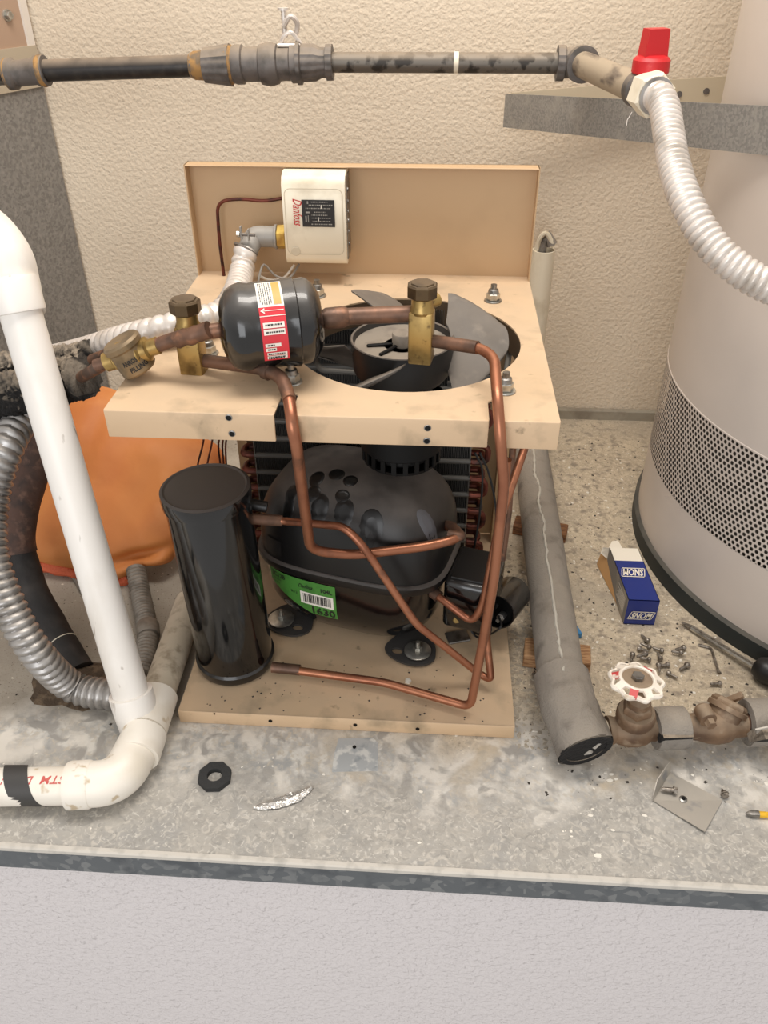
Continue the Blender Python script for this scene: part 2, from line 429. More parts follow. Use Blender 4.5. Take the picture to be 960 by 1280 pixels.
# ================================================================== the setting
XL, XR, YW, YE = -1.1, 1.6, .80, -.179
struct(MB().box(((XL+XR)/2, (YE+.005+YW)/2, -.018), (XR-XL, YW-YE-.005, .036)).build('floor', M['slab']))
mb = MB(); mb.box(((XL+XR)/2, YE+.002, -.0205), (XR-XL, .004, .037)); struct(mb.build('trim_1', M['flash']))
mb = MB(); mb.prism([(.0, 0), (.0046, 0), (.0046, .0028), (.0004, .0026), (-.0014, .0012), (-.0018, -.003), (.0, -.003)], (XL, YE, -.0021), (0, 1, 0), (0, 0, 1), (XR-XL, 0, 0)); struct(mb.build('trim_2', M['flash_lip']))
struct(MB().box(((XL+XR)/2, YE+.04, -.566), (XR-XL, .06, 1.06)).build('wall_front', M['wall_low']))
struct(MB().box(((XL+XR)/2, YW+.03, .65), (XR-XL, .06, 1.6)).build('wall_back', M['wall']))
struct(MB().box(((XL+XR)/2, YW-.006, .009), (XR-XL, .012, .022), bev=.002).build('baseboard_back', M['baseboard']))

# bare galvanised patch in the deposits on the front of the slab
po = at(415, 965, z=0); px_ = at(473, 965, z=0)-po; py_ = at(418, 922, z=0)-po
ft = bpy.data.objects['floor']
MB().prism([(0, 0), (1, .03), (.98, .85), (.85, 1), (.1, .96), (.02, .5)], po+V((0, 0, -.001)), px_, py_, (0, 0, .0016)).build('bare_patch', M['patch'], ft)
q = at(443, 934, z=.001); MB().cyl(q, q+V((0, 0, .001)), .0022, n=10).build('patch_hole', M['black_dark'], ft)

# loose chips and grit
def chips(name, m, n, region, size, seed):
    rnd = random.Random(seed); mb = MB(); k = 0
    while k < n:
        x = rnd.uniform(region[0], region[2]); y = rnd.uniform(region[1], region[3])
        s = rnd.uniform(.35, 1)**2*size; a = rnd.uniform(0, pi); h = s*rnd.uniform(.15, .4); nn = rnd.choice((4, 5, 5, 6)); st = rnd.uniform(.4, 1)
        lp = [(x+cos(a)*cos(t)*s-sin(a)*sin(t)*s*st, y+sin(a)*cos(t)*s+cos(a)*sin(t)*s*st) for t in [2*pi*(i+rnd.uniform(-.25, .25))/nn for i in range(nn)]]
        mb.add([(p[0], p[1], 0) for p in lp]+[(x+(p[0]-x)*.75, y+(p[1]-y)*.75, h) for p in lp], [tuple(range(nn, 2*nn))]+[(i, (i+1) % nn, nn+(i+1) % nn, nn+i) for i in range(nn)])
        k += 1
    return tag(mb.build(name, m), kind='stuff')
tag(chips('paint_chips', M['chip_white'], 520, (.215, -.05, .56, .72), .0030, 1), 'small white paint chips scattered over the concrete right of the unit', 'debris')
tag(chips('paint_chips', M['chip_white'], 60, (-.5, -.16, .56, -.02), .0022, 2), 'a few white flecks on the galvanised front of the slab', 'debris')
tag(chips('grit', M['chip_dark'], 520, (.215, -.08, .56, .72), .0028, 3), 'dark grit scattered over the concrete right of the unit', 'debris')
tag(chips('grit', M['chip_dark'], 120, (-.55, -.05, -.2, .4), .0022, 4), 'dark grit on the bare concrete left of the black cylinder', 'debris')
tag(chips('gravel', M['chip_tan'], 700, (.206, -.02, .262, .3), .0042, 5), 'tan rubble crumbs between the base plate and the insulated pipe', 'debris')
rnd = random.Random(8)
mb = MB()
for (px, py, s) in [(764, 968, 5), (770, 974, 4), (762, 976, 6), (757, 966, 4), (738, 1020, 5), (741, 1012, 4), (806, 1020, 5), (766, 1038, 4), (747, 1070, 8), (526, 990, 4), (524, 1054, 4), (714, 1046, 3), (600, 612, 3), (570, 920, 3)]:
    p = at(px, py, z=0); s *= .00068; k7 = 7; ph7 = rnd.uniform(0, 6); lp = [p+V((s*cos(ph7+2*pi*i/k7)*rnd.uniform(.6, 1.1), .62*s*sin(ph7+2*pi*i/k7)*rnd.uniform(.6, 1.1), .0001)) for i in range(k7)]
    mb.add(lp+[q_+V((0, 0, .0009)) for q_ in lp], [tuple(range(k7, 2*k7))]+[(i, (i+1) % k7, k7+(i+1) % k7, k7+i) for i in range(k7)])
tag(mb.build('paint_flakes', M['chip_white']), 'larger white paint flakes below the open end of the insulated pipe', 'debris', kind='stuff')

# ================================================================== grey cabinet at left
dirv = V((sin(radians(26)), cos(radians(26)), 0)); nrm = V((cos(radians(26)), -sin(radians(26)), 0))
ct = V((-.553, .795, 0)); near = ct-dirv*.55
cab = thing('metal_cabinet', (ct+near)/2-nrm*.1, 'speckled grey metal cabinet with a brown upper panel in the left corner', 'cabinet')
def slabbox(z0, z1, off, th, l0=0, l1=.55):
    a = ct-dirv*l1+nrm*off; b_ = ct-dirv*l0+nrm*off
    mb = MB(); P = [a, b_, b_+V((-th, 0, 0)), a+V((-th, 0, 0))]
    mb.add([(p.x, p.y, z0) for p in P]+[(p.x, p.y, z1) for p in P], [(3, 2, 1, 0), (4, 5, 6, 7), (0, 1, 5, 4), (1, 2, 6, 5), (2, 3, 7, 6), (3, 0, 4, 7)]); return mb
zl = at(57, 110, y=.775).z; zu = at(48, 58, y=.775).z
slabbox(0, zl, 0, .2).build('body', M['galv_wall'], cab)
slabbox(zl, zu, .004, .2).build('ledge', M['tan_ledge'], cab)
slabbox(zu, 1.2, 0, .2, .012).build('upper_panel', M['brown_panel'], cab)
slabbox(zu, 1.2, .003, .203, 0, .012).build('edge_seal', M['caulk'], cab)
sc = ct-dirv*.055; sc = at(9, 19, d=(at(9, 19, y=sc.y)-CAM).dot(FWD))
# screw: intersect the pixel ray with the panel plane
v = sc-CAM; t = (ct-CAM).dot(nrm)/v.dot(nrm); sc = CAM+v*t
mb = MB(); mb.cyl(sc-nrm*.002, sc+nrm*.002, .009, .008, 16); mb.hexn(sc+nrm*.002, sc+nrm*.008, .006); mb.build('screw', M['zinc'], cab)

# ================================================================== water tank
TC = V((.788, .407, 0)); TR = .36
def rot_off(x0, y0): return x0, y0
tank = thing('water_tank', TC, 'large pale grey cylindrical tank with a band of round perforations, at right', 'tank')
Z0, Z1, Z2 = .024, .134, .276
mb = MB(); mb.lathe([(TR-.004, Z0), (TR, Z0+.004), (TR, Z1)], TC, n=160); mb.f = [f for f in mb.f if len(f) == 4]; mb.build('lower_shell', M['tank'], tank, recalc=False)
mb = MB(); mb.lathe([(TR, Z2), (TR, 1.25)], TC, n=160); mb.f = [f for f in mb.f if len(f) == 4]; mb.build('upper_shell', M['tank'], tank, recalc=False)
MB().lathe([(TR-.0005, Z2-.002), (TR+.0008, Z2-.001), (TR+.0008, Z2+.001), (TR-.0005, Z2+.002)], TC, n=160).build('seam_ring', M['tank'], tank)
MB().lathe([(TR-.03, 0), (TR-.03, 1.2)], TC, n=96).build('inner_tank', M['tank_in'], tank)
MB().lathe([(TR-.02, 0), (TR+.006, 0), (TR+.006, .026), (TR+.0, .029), (TR-.02, .029)], TC, n=160).build('base_ring', M['tank_base'], tank)
# perforated sheet: hexagonal cells, each with a 10-sided hole
mb = MB(); rows = 21; ph = (Z2-Z1)/rows; pw = ph/.866; ncol = 300; pa = 2*pi/ncol; pw = pa*TR
vs = []; fs = []
def cyl_pt(u, z, r=TR): a = u/TR; return (TC.x+cos(a)*r, TC.y+sin(a)*r, z)
hr = pw*.36; a_lo, a_hi = radians(150), radians(290)
for j in range(rows):
    zc = Z1+ph*(j+.5)
    for i in range(ncol):
        ac = (i+(.5 if j % 2 else 0))*pa
        if not (a_lo < ac < a_hi): continue
        uc = ac*TR; k = len(vs); hx = pw/2; hy = ph/2*1.333
        out = [(hx, -hy/2), (hx, hy/2), (hx*.5, hy*.75), (0, hy), (-hx*.5, hy*.75), (-hx, hy/2), (-hx, -hy/2), (-hx*.5, -hy*.75), (0, -hy), (hx*.5, -hy*.75)]
        for (a, b) in out: vs.append(cyl_pt(uc+a, max(Z1, min(Z2, zc+b))))
        for q in range(10):
            t = atan2(out[q][1], out[q][0]); vs.append(cyl_pt(uc+hr*cos(t), zc+hr*sin(t)))
        for q in range(10): q2 = (q+1) % 10; fs.append((k+q, k+q2, k+10+q2, k+10+q))
mb.add(vs, fs)
# the far side of the band, out of view, is plain sheet
far = MB(); far.lathe([(TR, Z1), (TR, Z2)], TC, n=80, a0=0, a1=2*pi)
x_, y_, a_ = frame((0, 0, 1))
def ang_of(f): c = sum((far.v[i] for i in f), V())/len(f)-TC; a = atan2(c.y, c.x) % (2*pi); return a
far.f = [f for f in far.f if len(f) == 4 and not (a_lo-.01 < ang_of(f) < a_hi+.01)]
mb.add(far.v, far.f)
mb.build('perforated_band', M['tank'], tank, recalc=False, smooth=60)

# galvanised restraint strap
strap = thing('tank_strap', (.19, .74, .535), 'bent galvanised strap running from the back wall across the front of the grey tank', 'strap')
dC = (TC-V((.19, .74, 0))).length; al = math.asin((TR+.002)/dC); th0 = atan2(TC.y-.74, TC.x-.19)-al
Lt = sqrt(dC*dC-(TR+.002)**2); tp = V((.19+cos(th0)*Lt, .74+sin(th0)*Lt, 0)); a0 = atan2(tp.y-TC.y, tp.x-TC.x)
pa_ = [V((.19, .74, 0)), tp]+[TC+V((cos(a0+.12*i), sin(a0+.12*i), 0))*(TR+.002) for i in range(1, 12)]
def ribbon(path, zf, h, th, mb):
    n = len(path); vs = []; fs = []
    for i, p in enumerate(path):
        t = (path[min(i+1, n-1)]-path[max(i-1, 0)]).normalized(); nn = V((t.y, -t.x, 0))*th; z = zf(i/(n-1) if n > 1 else 0, p)
        vs += [p+V((0, 0, z)), p+V((0, 0, z+h)), p+nn+V((0, 0, z+h)), p+nn+V((0, 0, z))]
    for i in range(n-1):
        for j in range(4): j2 = (j+1) % 4; fs.append((i*4+j, i*4+j2, i*4+4+j2, i*4+4+j))
    fs += [(3, 2, 1, 0), tuple(4*(n-1)+j for j in range(4))]
    return mb.add(vs, fs)
zs0 = at(632, 160, x=.19).z; pz = at(960, 197, d=.88)
ribbon(pa_, lambda t, p: .536 + (.034 if False else 0)*t + .066*min(1, (p-V((.19, .74, 0))).length/Lt), .047, .0016, MB()).build('front_leg', M['strap'], strap)
wl = at(895, 95, y=.79)
rear = [V((.19, .741, 0)), V((.20, .752, 0)), V((wl.x-.1, .778, 0)), V((wl.x+.15, .797, 0))]
ribbon(rear, lambda t, p: .536+(wl.z-.045-.536)*min(1.3, (p.x-.19)/(wl.x-.19)), .046, .0016, MB()).build('wall_leg', M['strap_beige'], strap)
for (px, py) in ((849, 118), (883, 114)):
    p = at(px, py, y=.78)
    for _ in range(6):
        xa, ya, xb_, yb_ = (.20, .752, wl.x-.1, .778) if p.x < wl.x-.1 else (wl.x-.1, .778, wl.x+.15, .797)
        p = at(px, py, y=ya+(yb_-ya)*(p.x-xa)/(xb_-xa)-.0022)
    MB().cyl(p, p-V((0, .0006, 0)), .0046, n=16).build('strap_hole', M['fitting'], strap)
p = at(638, 138, y=.736); MB().cyl(p, p-V((0, .0012, 0)), .0036, n=14).build('strap_hole', M['fitting'], strap)

# white conduit stub with rag on the back wall
p0 = at(680, 312, y=.74)
cv = thing('wall_conduit', V((p0.x, p0.y, 0)), 'off-white vertical pipe with a torn open top against the back wall', 'pipe')
mb = MB(); mb.lathe([(.019, -p0.z+.0), (.019, 0), (.0165, 0), (.0165, -.06)], p0, n=24); mb.build('pipe', M['cream'], cv)
mb = MB(); mb.tube([p0+V((-.006, 0, -.02)), p0+V((-.004, 0, .012)), p0+V((.004, -.003, .024)), p0+V((.012, -.004, .01))], .009, 12); mb.build('insulation_scrap', M['foam'], cv)
mb = MB(); mb.tube(spline([p0+V((-.014, -.005, -.01)), p0+V((-.01, -.008, .02)), p0+V((0, -.01, .03)), p0+V((.014, -.008, .008))], .003), .004, 8); mb.build('torn_lining', M['cream'], cv)

# ================================================================== iron pipe along the wall
YP = .55
def PP(px, py): return at(px, py, y=YP)
pr = thing('iron_pipe_run', PP(330, 82)-V((0, 0, .02)), 'dusty dark iron pipe run across the wall with unions and a red-handled valve', 'pipe')
A0 = PP(-100, 98); A1 = PP(30, 90)
MB().cyl(A0, PP(14, 92), .0135, n=24).build('pipe', M['pipe_galv'], pr)
MB().cyl(PP(40, 89), PP(255, 82), .0135, n=24).build('pipe', M['pipe_black'], pr)
MB().cyl(PP(405, 78), PP(705, 79), .0122, n=24).build('pipe', M['pipe_galv'], pr)
def fit(name, a, b, prof, m, n=24, lump=None):
    """profile in fractions of the axis a-b, radii in metres"""
    a = V(a); b = V(b); L = (b-a).length
    return MB().lathe([(r, t*L) for t, r in prof], a, b-a, n, lump=lump).build(name, m, pr)
MB().lathe([(.0122, 0), (.0127, .0005), (.0127, .006), (.0122, .0065)], PP(567, 78), (1, 0, 0), 24).build('white_tape', M['cream'], pr)
fit('elbow', PP(10, 93), PP(58, 88), [(0, .013), (0, .0195), (.16, .0195), (.22, .016), (.7, .016), (.78, .0185), (1, .0185), (1, .013)], M['fitting'])
for (a, b) in (((8, 93), (18, 92)), ((49, 89), (58, 88))):
    MB().lathe([(.0165, 0), (.0185, .001), (.0198, .004), (.0185, .008), (.0165, .009)], PP(*a), PP(*b)-PP(*a), 24).build('sealant_ring', M['rust'], pr)
kn = lambda t, h: 1+.018*(1 if int(t/(2*pi)*28) % 2 else -1)
fit('union', PP(240, 82), PP(415, 80), [(0, .014), (.0, .0155), (.09, .0165), (.09, .0205), (.2, .023), (.28, .025), (.28, .0)], M['fitting'], 56, kn)
fit('sealant_ring', PP(238, 82), PP(256, 82), [(0, .0142), (.3, .017), (1, .0178), (1, .0142)], M['rust'])
fit('sealant_ring', PP(281, 81), PP(293, 81), [(0, .0225), (.3, .0238), (.7, .0238), (1, .0205)], M['rust'])
fit('coupling_body', PP(291, 81), PP(373, 79), [(0, .0215), (.06, .0235), (.16, .0235), (.18, .0205), (.88, .0205), (.9, .0235), (1, .0235), (1, .02)], M['fitting'], 32)
fit('coupling_bulge', PP(322, 81), PP(352, 80), [(0, .015), (.15, .0235), (.5, .026), (.85, .0235), (1, .015)], M['fitting'], 28)
fit('union', PP(372, 79), PP(416, 78), [(0, .0255), (.1, .0255), (.14, .022), (.5, .0215), (.66, .018), (.8, .0175), (.82, .021), (1, .021), (1, .013)], M['fitting'], 56, kn)
# wire hanger above the coupling
h0 = PP(362, 58)
mb = MB(); mb.box(h0+V((0, 0, .002)), (.03, .018, .004), bev=.001); mb.tube(spline([h0+V((-.012, 0, .0)), h0+V((-.006, -.004, .012)), h0+V((.004, -.004, .016)), h0+V((.014, 0, .004))], .003), .0028, 8)
mb.tube(spline([h0+V((-.006, -.004, .022)), h0+V((.004, -.006, .034)), h0+V((.012, -.002, .026)), h0+V((.008, .002, .01))], .003), .0034, 8)
mb.cyl(h0+V((-.005, 0, .01)), h0+V((-.005, 0, .04)), .0035, n=10); mb.cyl(h0+V((-.005, 0, .04)), h0+V((-.005, 0, .043)), .0075, n=12); mb.build('hanger', M['flex_white'], pr)
# elbow towards the viewer, then the pipe with the valve
E0 = PP(716, 78); V0 = at(822, 121, d=.86)
ax = (V0-E0).normalized()
mb = MB(); mb.lathe([(r, t*.042) for t, r in [(0, .013), (0, .0205), (.22, .0205), (.26, .017), (.95, .018)]], PP(696, 79), (1, 0, 0), 56, lump=kn); mb.build('elbow_collar', M['fitting'], pr)
mb = MB(); mb.tube(fillet([PP(704, 79), E0+V((.004, 0, 0)), E0+ax*.02+V((.004, 0, 0))], .014, 6), .0178, 20); mb.build('elbow', M['fitting'], pr)
Es = E0+V((.006, 0, 0))
mb = MB(); mb.lathe([(.014, .0), (.0215, .001), (.0215, .009), (.016, .011)], Es+ax*.012, ax, 28); mb.build('elbow_rim', M['fitting'], pr)
MB().cyl(Es, V0-ax*.028, .0152, n=24).build('pipe', M['pipe_smear'], pr)
mb = MB(); mb.lathe([(.015, 0), (.0185, .001), (.0185, .012), (.016, .014), (.016, .03)], V0-ax*.052, ax, 28); mb.build('valve_body', M['fitting'], pr)
MB().hexn(V0-ax*.030, V0-ax*.004, .0225, n=6, phase=.3).build('hex_nut', M['cream'], pr)
MB().lathe([(.018, 0), (.0185, .001), (.0185, .004), (.013, .005)], V0-ax*.006, ax, 28).build('hose_collar', M['flex_grey'], pr)
hb = at(812, 92, d=.885)
MB().cyl(hb-V((0, 0, .03)), hb, .006, n=14).build('valve_stem', M['steel'], pr)
mb = MB(); mb.lathe([(.018, 0), (.0195, .0015), (.0195, .013), (.017, .016), (.012, .018)], hb, n=28)
vk = []
mb.prism([(-.0135, -.0085), (.0135, -.0085), (.0135, .0085), (-.0135, .0085)], hb+V((0, 0, .012)), V((.95, .31, 0)), V((-.31, .95, 0)), (0, 0, .030))
for q in mb.v[-4:]: q.x = hb.x+(q.x-hb.x)*.86; q.y = hb.y+(q.y-hb.y)*.86
tag(mb.build('valve_handle', M['red'], pr, smooth=25), 'red plastic valve handle')
hp = [V0-ax*.006, V0+ax*.004, at(831, 136, d=.85), at(836, 168, d=.835), at(843, 208, d=.815), at(858, 252, d=.795), at(885, 300, d=.785), at(921, 335, d=.78), at(965, 360, d=.78), at(1030, 382, d=.79), at(1130, 420, d=.80), at(1210, 470, d=.82)]
tag(flex(spline(hp, .002), .0145, pitch=.0070, amp=.085, n=20, helix=False).build('corrugated_hose', M['flex_white'], pr), 'silver-white corrugated hose below the valve')
mb = MB(); mb.tube([at(790, 140, d=.86), at(784, 150, d=.86), at(783, 157, d=.86)], .0004, 4); mb.build('loose_thread', M['flex_white'], pr)

# ================================================================== condensing unit
W2, D, H, RIM = .21, .378, .4291, .0285
unit = thing('condensing_unit', (0, .18, 0), 'beige metal condensing unit with black compressor, copper pipes and a top fan', 'refrigeration unit')
# base plate (folded tray)
bx, bw, bh = .002, .2024, .0206
mb = MB(); mb.sheet([(bx-bw, -.0015), (bx+bw, -.0015), (bx+bw, .378), (bx-bw, .378)], [], bh-.002, bh)
mb.box((bx, -.0015, bh/2), (2*bw, .003, bh), bev=.0012, seg=2); mb.box((bx-bw+.0008, .187, bh/2), (.0016, .379, bh-.001)); mb.box((bx+bw-.0008, .187, bh/2), (.0016, .379, bh-.001)); mb.box((bx, .3772, bh/2), (2*bw, .0016, bh-.001))
mb.build('base_plate', M['beige'], unit)
for (px, py) in ((338, 901), (444, 906), (522, 911), (268, 892)):
    p = at(px, py, y=-.003); MB().cyl(p, p-V((0, .0008, 0)), .0024 if px != 268 else .0012, n=12).build('base_hole', M['black_dark'], unit)
# top plate with round opening and two pipe slots
def arc(cx, cy, r, n=64): return [(cx+r*cos(2*pi*i/n), cy+r*sin(2*pi*i/n)) for i in range(n)]
OC = (.0645, .1735); OR = .1215
s1 = [at(341, 522, z=H).x, at(363, 524, z=H).x]; s2 = [at(612, 530, z=H).x, at(629, 531, z=H).x]
yb1 = at(355, 489, z=H).y; yb2 = at(618, 500, z=H).y
ey0 = .0018
outer = [(-W2, ey0), (s1[0], ey0), (s1[0]+.001, yb1-.009), (s1[0]+.008, yb1), (s1[1], yb1-.006), (s1[1], ey0), (s2[0], ey0), (s2[0], yb2-.004), (s2[0]+.004, yb2), (s2[1]-.004, yb2), (s2[1], yb2-.004), (s2[1], ey0), (W2, ey0), (W2, D), (-W2, D)]
mb = MB(); mb.sheet(outer, [arc(*OC, OR)], H-.0018, H)
for (a, b) in ((-W2, s1[0]), (s1[1], s2[0]), (s2[1], W2)): mb.box(((a+b)/2, .0015, H-RIM/2), (b-a, .003, RIM), bev=.0012, seg=2)
mb.box((-W2+.0010, D/2+.001, H-RIM/2-.0004), (.0016, D-.002, RIM-.0008)); mb.box((W2-.0010, D/2+.001, H-RIM/2-.0004), (.0016, D-.002, RIM-.0008))
# down-turned lip round the fan opening
mb.build('top_plate', M['beige'], unit, recalc=True)
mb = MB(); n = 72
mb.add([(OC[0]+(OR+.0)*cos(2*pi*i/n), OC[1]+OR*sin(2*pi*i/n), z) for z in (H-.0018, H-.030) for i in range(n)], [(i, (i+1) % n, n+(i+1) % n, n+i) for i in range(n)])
mb.build('opening_lip', M['lip_shade'], unit, recalc=False)
for (px, py) in ((286, 522), (290, 542), (534.5, 535), (533.5, 551)):
    p = at(px, py, y=0); mb = MB(); mb.cyl(p+V((0, .001, 0)), p-V((0, .0006, 0)), .0028, n=14); mb.build('rim_hole', M['black_dark'], unit)
    MB().lathe([(.0026, 0), (.0034, .0004), (.0026, .0008)], p, (0, -1, 0), 14, cap=False).build('hole_rim', M['steel'], unit)
# back panel
PH = .1335
mb = MB(); mb.box((0, D-.0008, (H+H+PH)/2-.001), (2*W2, .0016, PH+.002))
mb.box((0, D-.0095, H+PH-.0008), (2*W2, .019, .0016), bev=.0005)
mb.box((-W2+.0008, D-.0095, H+PH/2), (.0016, .019, PH)); mb.box((W2-.0008, D-.0095, H+PH/2), (.0016, .019, PH))
mb.build('back_panel', M['beige_shade'], unit)
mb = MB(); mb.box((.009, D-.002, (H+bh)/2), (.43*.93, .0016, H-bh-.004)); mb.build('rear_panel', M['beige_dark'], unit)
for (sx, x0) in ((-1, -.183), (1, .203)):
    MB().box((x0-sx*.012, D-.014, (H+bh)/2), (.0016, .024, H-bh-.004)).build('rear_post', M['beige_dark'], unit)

# condenser coil behind the compressor
cx0, cx1, cy = -.143, .146, .29
mb = MB(); nf = 150
for i in range(nf):
    x = cx0+(cx1-cx0)*(i+.5)/nf
    mb.box((x, cy+.018, .225), (.00045, .040, .385))
tag(mb.build('cooling_fins', M['fin'], unit, smooth=10), kind='stuff')
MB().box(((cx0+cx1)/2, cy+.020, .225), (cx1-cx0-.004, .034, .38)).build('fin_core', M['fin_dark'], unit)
for x in (cx0-.001, cx1+.001): MB().box((x, cy+.018, .225), (.0016, .044, .395)).build('coil_end_plate', M['steel'], unit)
NT = 14
for i in range(NT):
    z = .045+i*.0268
    mb = MB(); mb.cyl((cx0-.004, cy-.0005, z), (cx1+.004, cy-.0005, z), .0042, n=10); mb.build('coil_tube', M['fin'], unit)
    for (sx, xe) in ((1, cx1+.002), (-1, cx0-.002)):
        # U bends: front to back
        pth = fillet([(xe, cy, z), (xe+sx*.017, cy, z), (xe+sx*.017, cy+.022, z), (xe, cy+.022, z)], .011, 6)
        mb = MB(); mb.tube(pth, .0048, 10)
        mb.build('coil_bend', M['copper_dark'], unit)
for i in range(0, NT-1, 2):
    z = .045+i*.0268; xe = cx1+.004
    MB().tube(fillet([(xe, cy-.003, z), (xe+.02, cy-.003, z+.001), (xe+.02, cy-.003, z+.0258), (xe, cy-.003, z+.0268)], .0125, 6), .0042, 10).build('coil_bend', M['copper_dark'], unit)

# fan
FC = V((.060, .168, 0)); fz = .4345
fan = MB().lathe([(.004, fz-.030), (.047, fz-.044), (.053, fz-.036), (.0560, fz-.001), (.0552, fz), (.0535, fz-.001), (.0515, fz-.007), (.040, fz-.008), (.016, fz-.010), (0, fz-.010)], FC, n=56).build('fan', M['fan_side'], unit)
MB().lathe([(.0505, fz-.0085), (.0512, fz-.0068), (.040, fz-.0074), (.020, fz-.0085), (0, fz-.0085)], FC, n=48).build('hub_dish', M['fan_dish'], fan)
MB().lathe([(.011, fz-.010), (.0115, fz+.004), (.0108, fz+.0052), (0, fz+.0052)], FC, n=24).build('hub_cap', M['fan_dish'], fan)
for a in (radians(195), radians(235), radians(330)):
    p = FC+V((cos(a)*.025, sin(a)*.025, fz-.0062)); Rm = Matrix.Rotation(a, 3, 'Z')
    MB().box(p, (.028, .004, .003), Rm, bev=.001).build('hub_slot', M['black_dark'], fan)
def blade(th, zc=-.010):
    er = V((cos(th), sin(th), 0)); et = V((-sin(th), cos(th), 0)); mb = MB(); nr, nc = 12, 16; vs = []; fs = []
    for s_ in (0, 1):
        for i in range(nr+1):
            u = i/nr; r = .052+.062*u; pit = radians(37-6*u)
            half = .030+.042*min(1, u*2.0)-.030*max(0, u-.55)**2/.2025; sweep = .004*u
            for j in range(nc+1):
                c = (j/nc-.5)*2; c_ = c*half*(1 if u < .7 else sqrt(max(.0, 1-((u-.7)/.3)**2*.45*abs(c)**1.2))) + sweep
                rr = r - .022*(abs(c)**3)*u
                # wrap on the cylinder so that blades keep clear of the ring
                ang = c_*cos(pit)/max(rr, .05)*.92; z = c_*sin(pit)+.006*(1-c*c)
                p = V((cos(th+ang)*rr, sin(th+ang)*rr, fz+zc+z*.95-(.0016 if s_ else 0)))+FC
                vs.append(p)
    m_ = (nr+1)*(nc+1)
    for s_ in (0, 1):
        for i in range(nr):
            for j in range(nc):
                q = s_*m_+i*(nc+1)+j; f = (q, q+1, q+nc+2, q+nc+1); fs.append(f if s_ == 0 else f[::-1])
    rim = [i*(nc+1) for i in range(nr+1)]+[nr*(nc+1)+j for j in range(1, nc+1)]+[i*(nc+1)+nc for i in range(nr-1, -1, -1)]
    for a, b in zip(rim, rim[1:]): fs.append((a, b, b+m_, a+m_))
    mb.add(vs, fs); return mb
for th, zc in ((4, -.010), (98, -.006), (172, -.030), (230, -.036)):
    blade(radians(th), zc).build('blade', M['fan'], fan, smooth=60)
# fan motor hanging under the hub, in a slotted cage
mo = MB().lathe([(0, .288), (.030, .288), (.036, .293), (.037, .36), (.030, .385), (.008, .392), (.006, fz-.03)], FC, n=36).build('fan_motor', M['black_plain'], unit)
mb = MB()
mb.lathe([(.0465, .304), (.0485, .306), (.0490, .365), (.0470, .365), (.0460, .306)], FC, n=40)
mb.lathe([(0, .282), (.030, .282), (.0445, .286), (.0455, .290), (.0435, .290), (.030, .286), (0, .286)], FC, n=40)
for i in range(22):
    a = 2*pi*i/22; mb.box(FC+V((cos(a)*.0455, sin(a)*.0455, .297)), (.002, .0055, .018), Matrix.Rotation(a, 3, 'Z'))
mb.build('motor_cage', M['black_dark'], mo)
for i in range(5):
    a = radians(195+i*32); p = FC+V((cos(a)*.038, sin(a)*.038, .302)); MB().cyl(p, p+V((0, 0, .014)), .003, n=8).build('cage_screw', M['zinc'], mo)
# motor bracket of bent rod seen through the opening
for pts in ([at(402, 418, z=.37), at(396, 455, z=.36), at(402, 463, z=.355), at(450, 466, z=.355)], [at(640, 420, z=.40), at(632, 470, z=.38), at(560, 480, z=.36)]):
    MB().tube(fillet(pts, .01, 5), .0035, 10).build('bracket_rod', M['fin'], unit)

# studs with nuts round the opening
for (px, py, tl) in ((397, 370, 0), (616, 376, 0), (631, 489, .1), (365, 478, .1), (261, 442, .1)):
    p = at(px, py, z=H); bt = MB().lathe([(.0100, 0), (.0106, .0008), (.0100, .0020), (0, .0020)], p, n=22).build('bolt', M['zinc'], unit)
    MB().hexn(p+V((0, 0, .0018)), p+V((0, 0, .0098)), .0082, phase=tl).build('nut', M['zinc'], bt)
    MB().lathe([(.0066, .0098), (.0058, .0140), (.0036, .0150), (.0036, .0200), (0, .0205)], p, n=16).build('stud', M['steel'], bt)

# ---- receiver
RC = V((-.147, .087, 0)); RR = .048; rt = .288
RA = V((-.024, 0, 1)).normalized()
rec = MB().lathe([(RR-.004, .022), (RR+.001, .0235), (RR+.002, .027), (RR+.002, .034), (RR-.0005, .037), (RR-.0005, rt-.018), (RR+.002, rt-.016), (RR+.0026, rt-.006), (RR+.0014, rt-.001), (RR-.0015, rt), (RR-.006, rt-.0035), (RR-.018, rt-.0055), (0, rt-.0065)], RC, RA, n=72).build('receiver_tank', M['black_gloss'], unit)
rec['label'] = 'tall glossy black cylinder with a dished lid'
MB().lathe([(0, .0205), (RR-.01, .0205), (RR-.006, .0225), (0, .0235)], RC, n=40).build('foot_ring', M['black_plain'], rec)
MB().lathe([(RR+.0020, rt-.0004), (RR-.0015, rt+.0012), (RR-.006, rt-.0022), (RR-.018, rt-.0040), (0, rt-.0048)], RC, RA, n=60).build('dished_lid', M['lid'], rec)['label'] = 'matt grey dished lid'

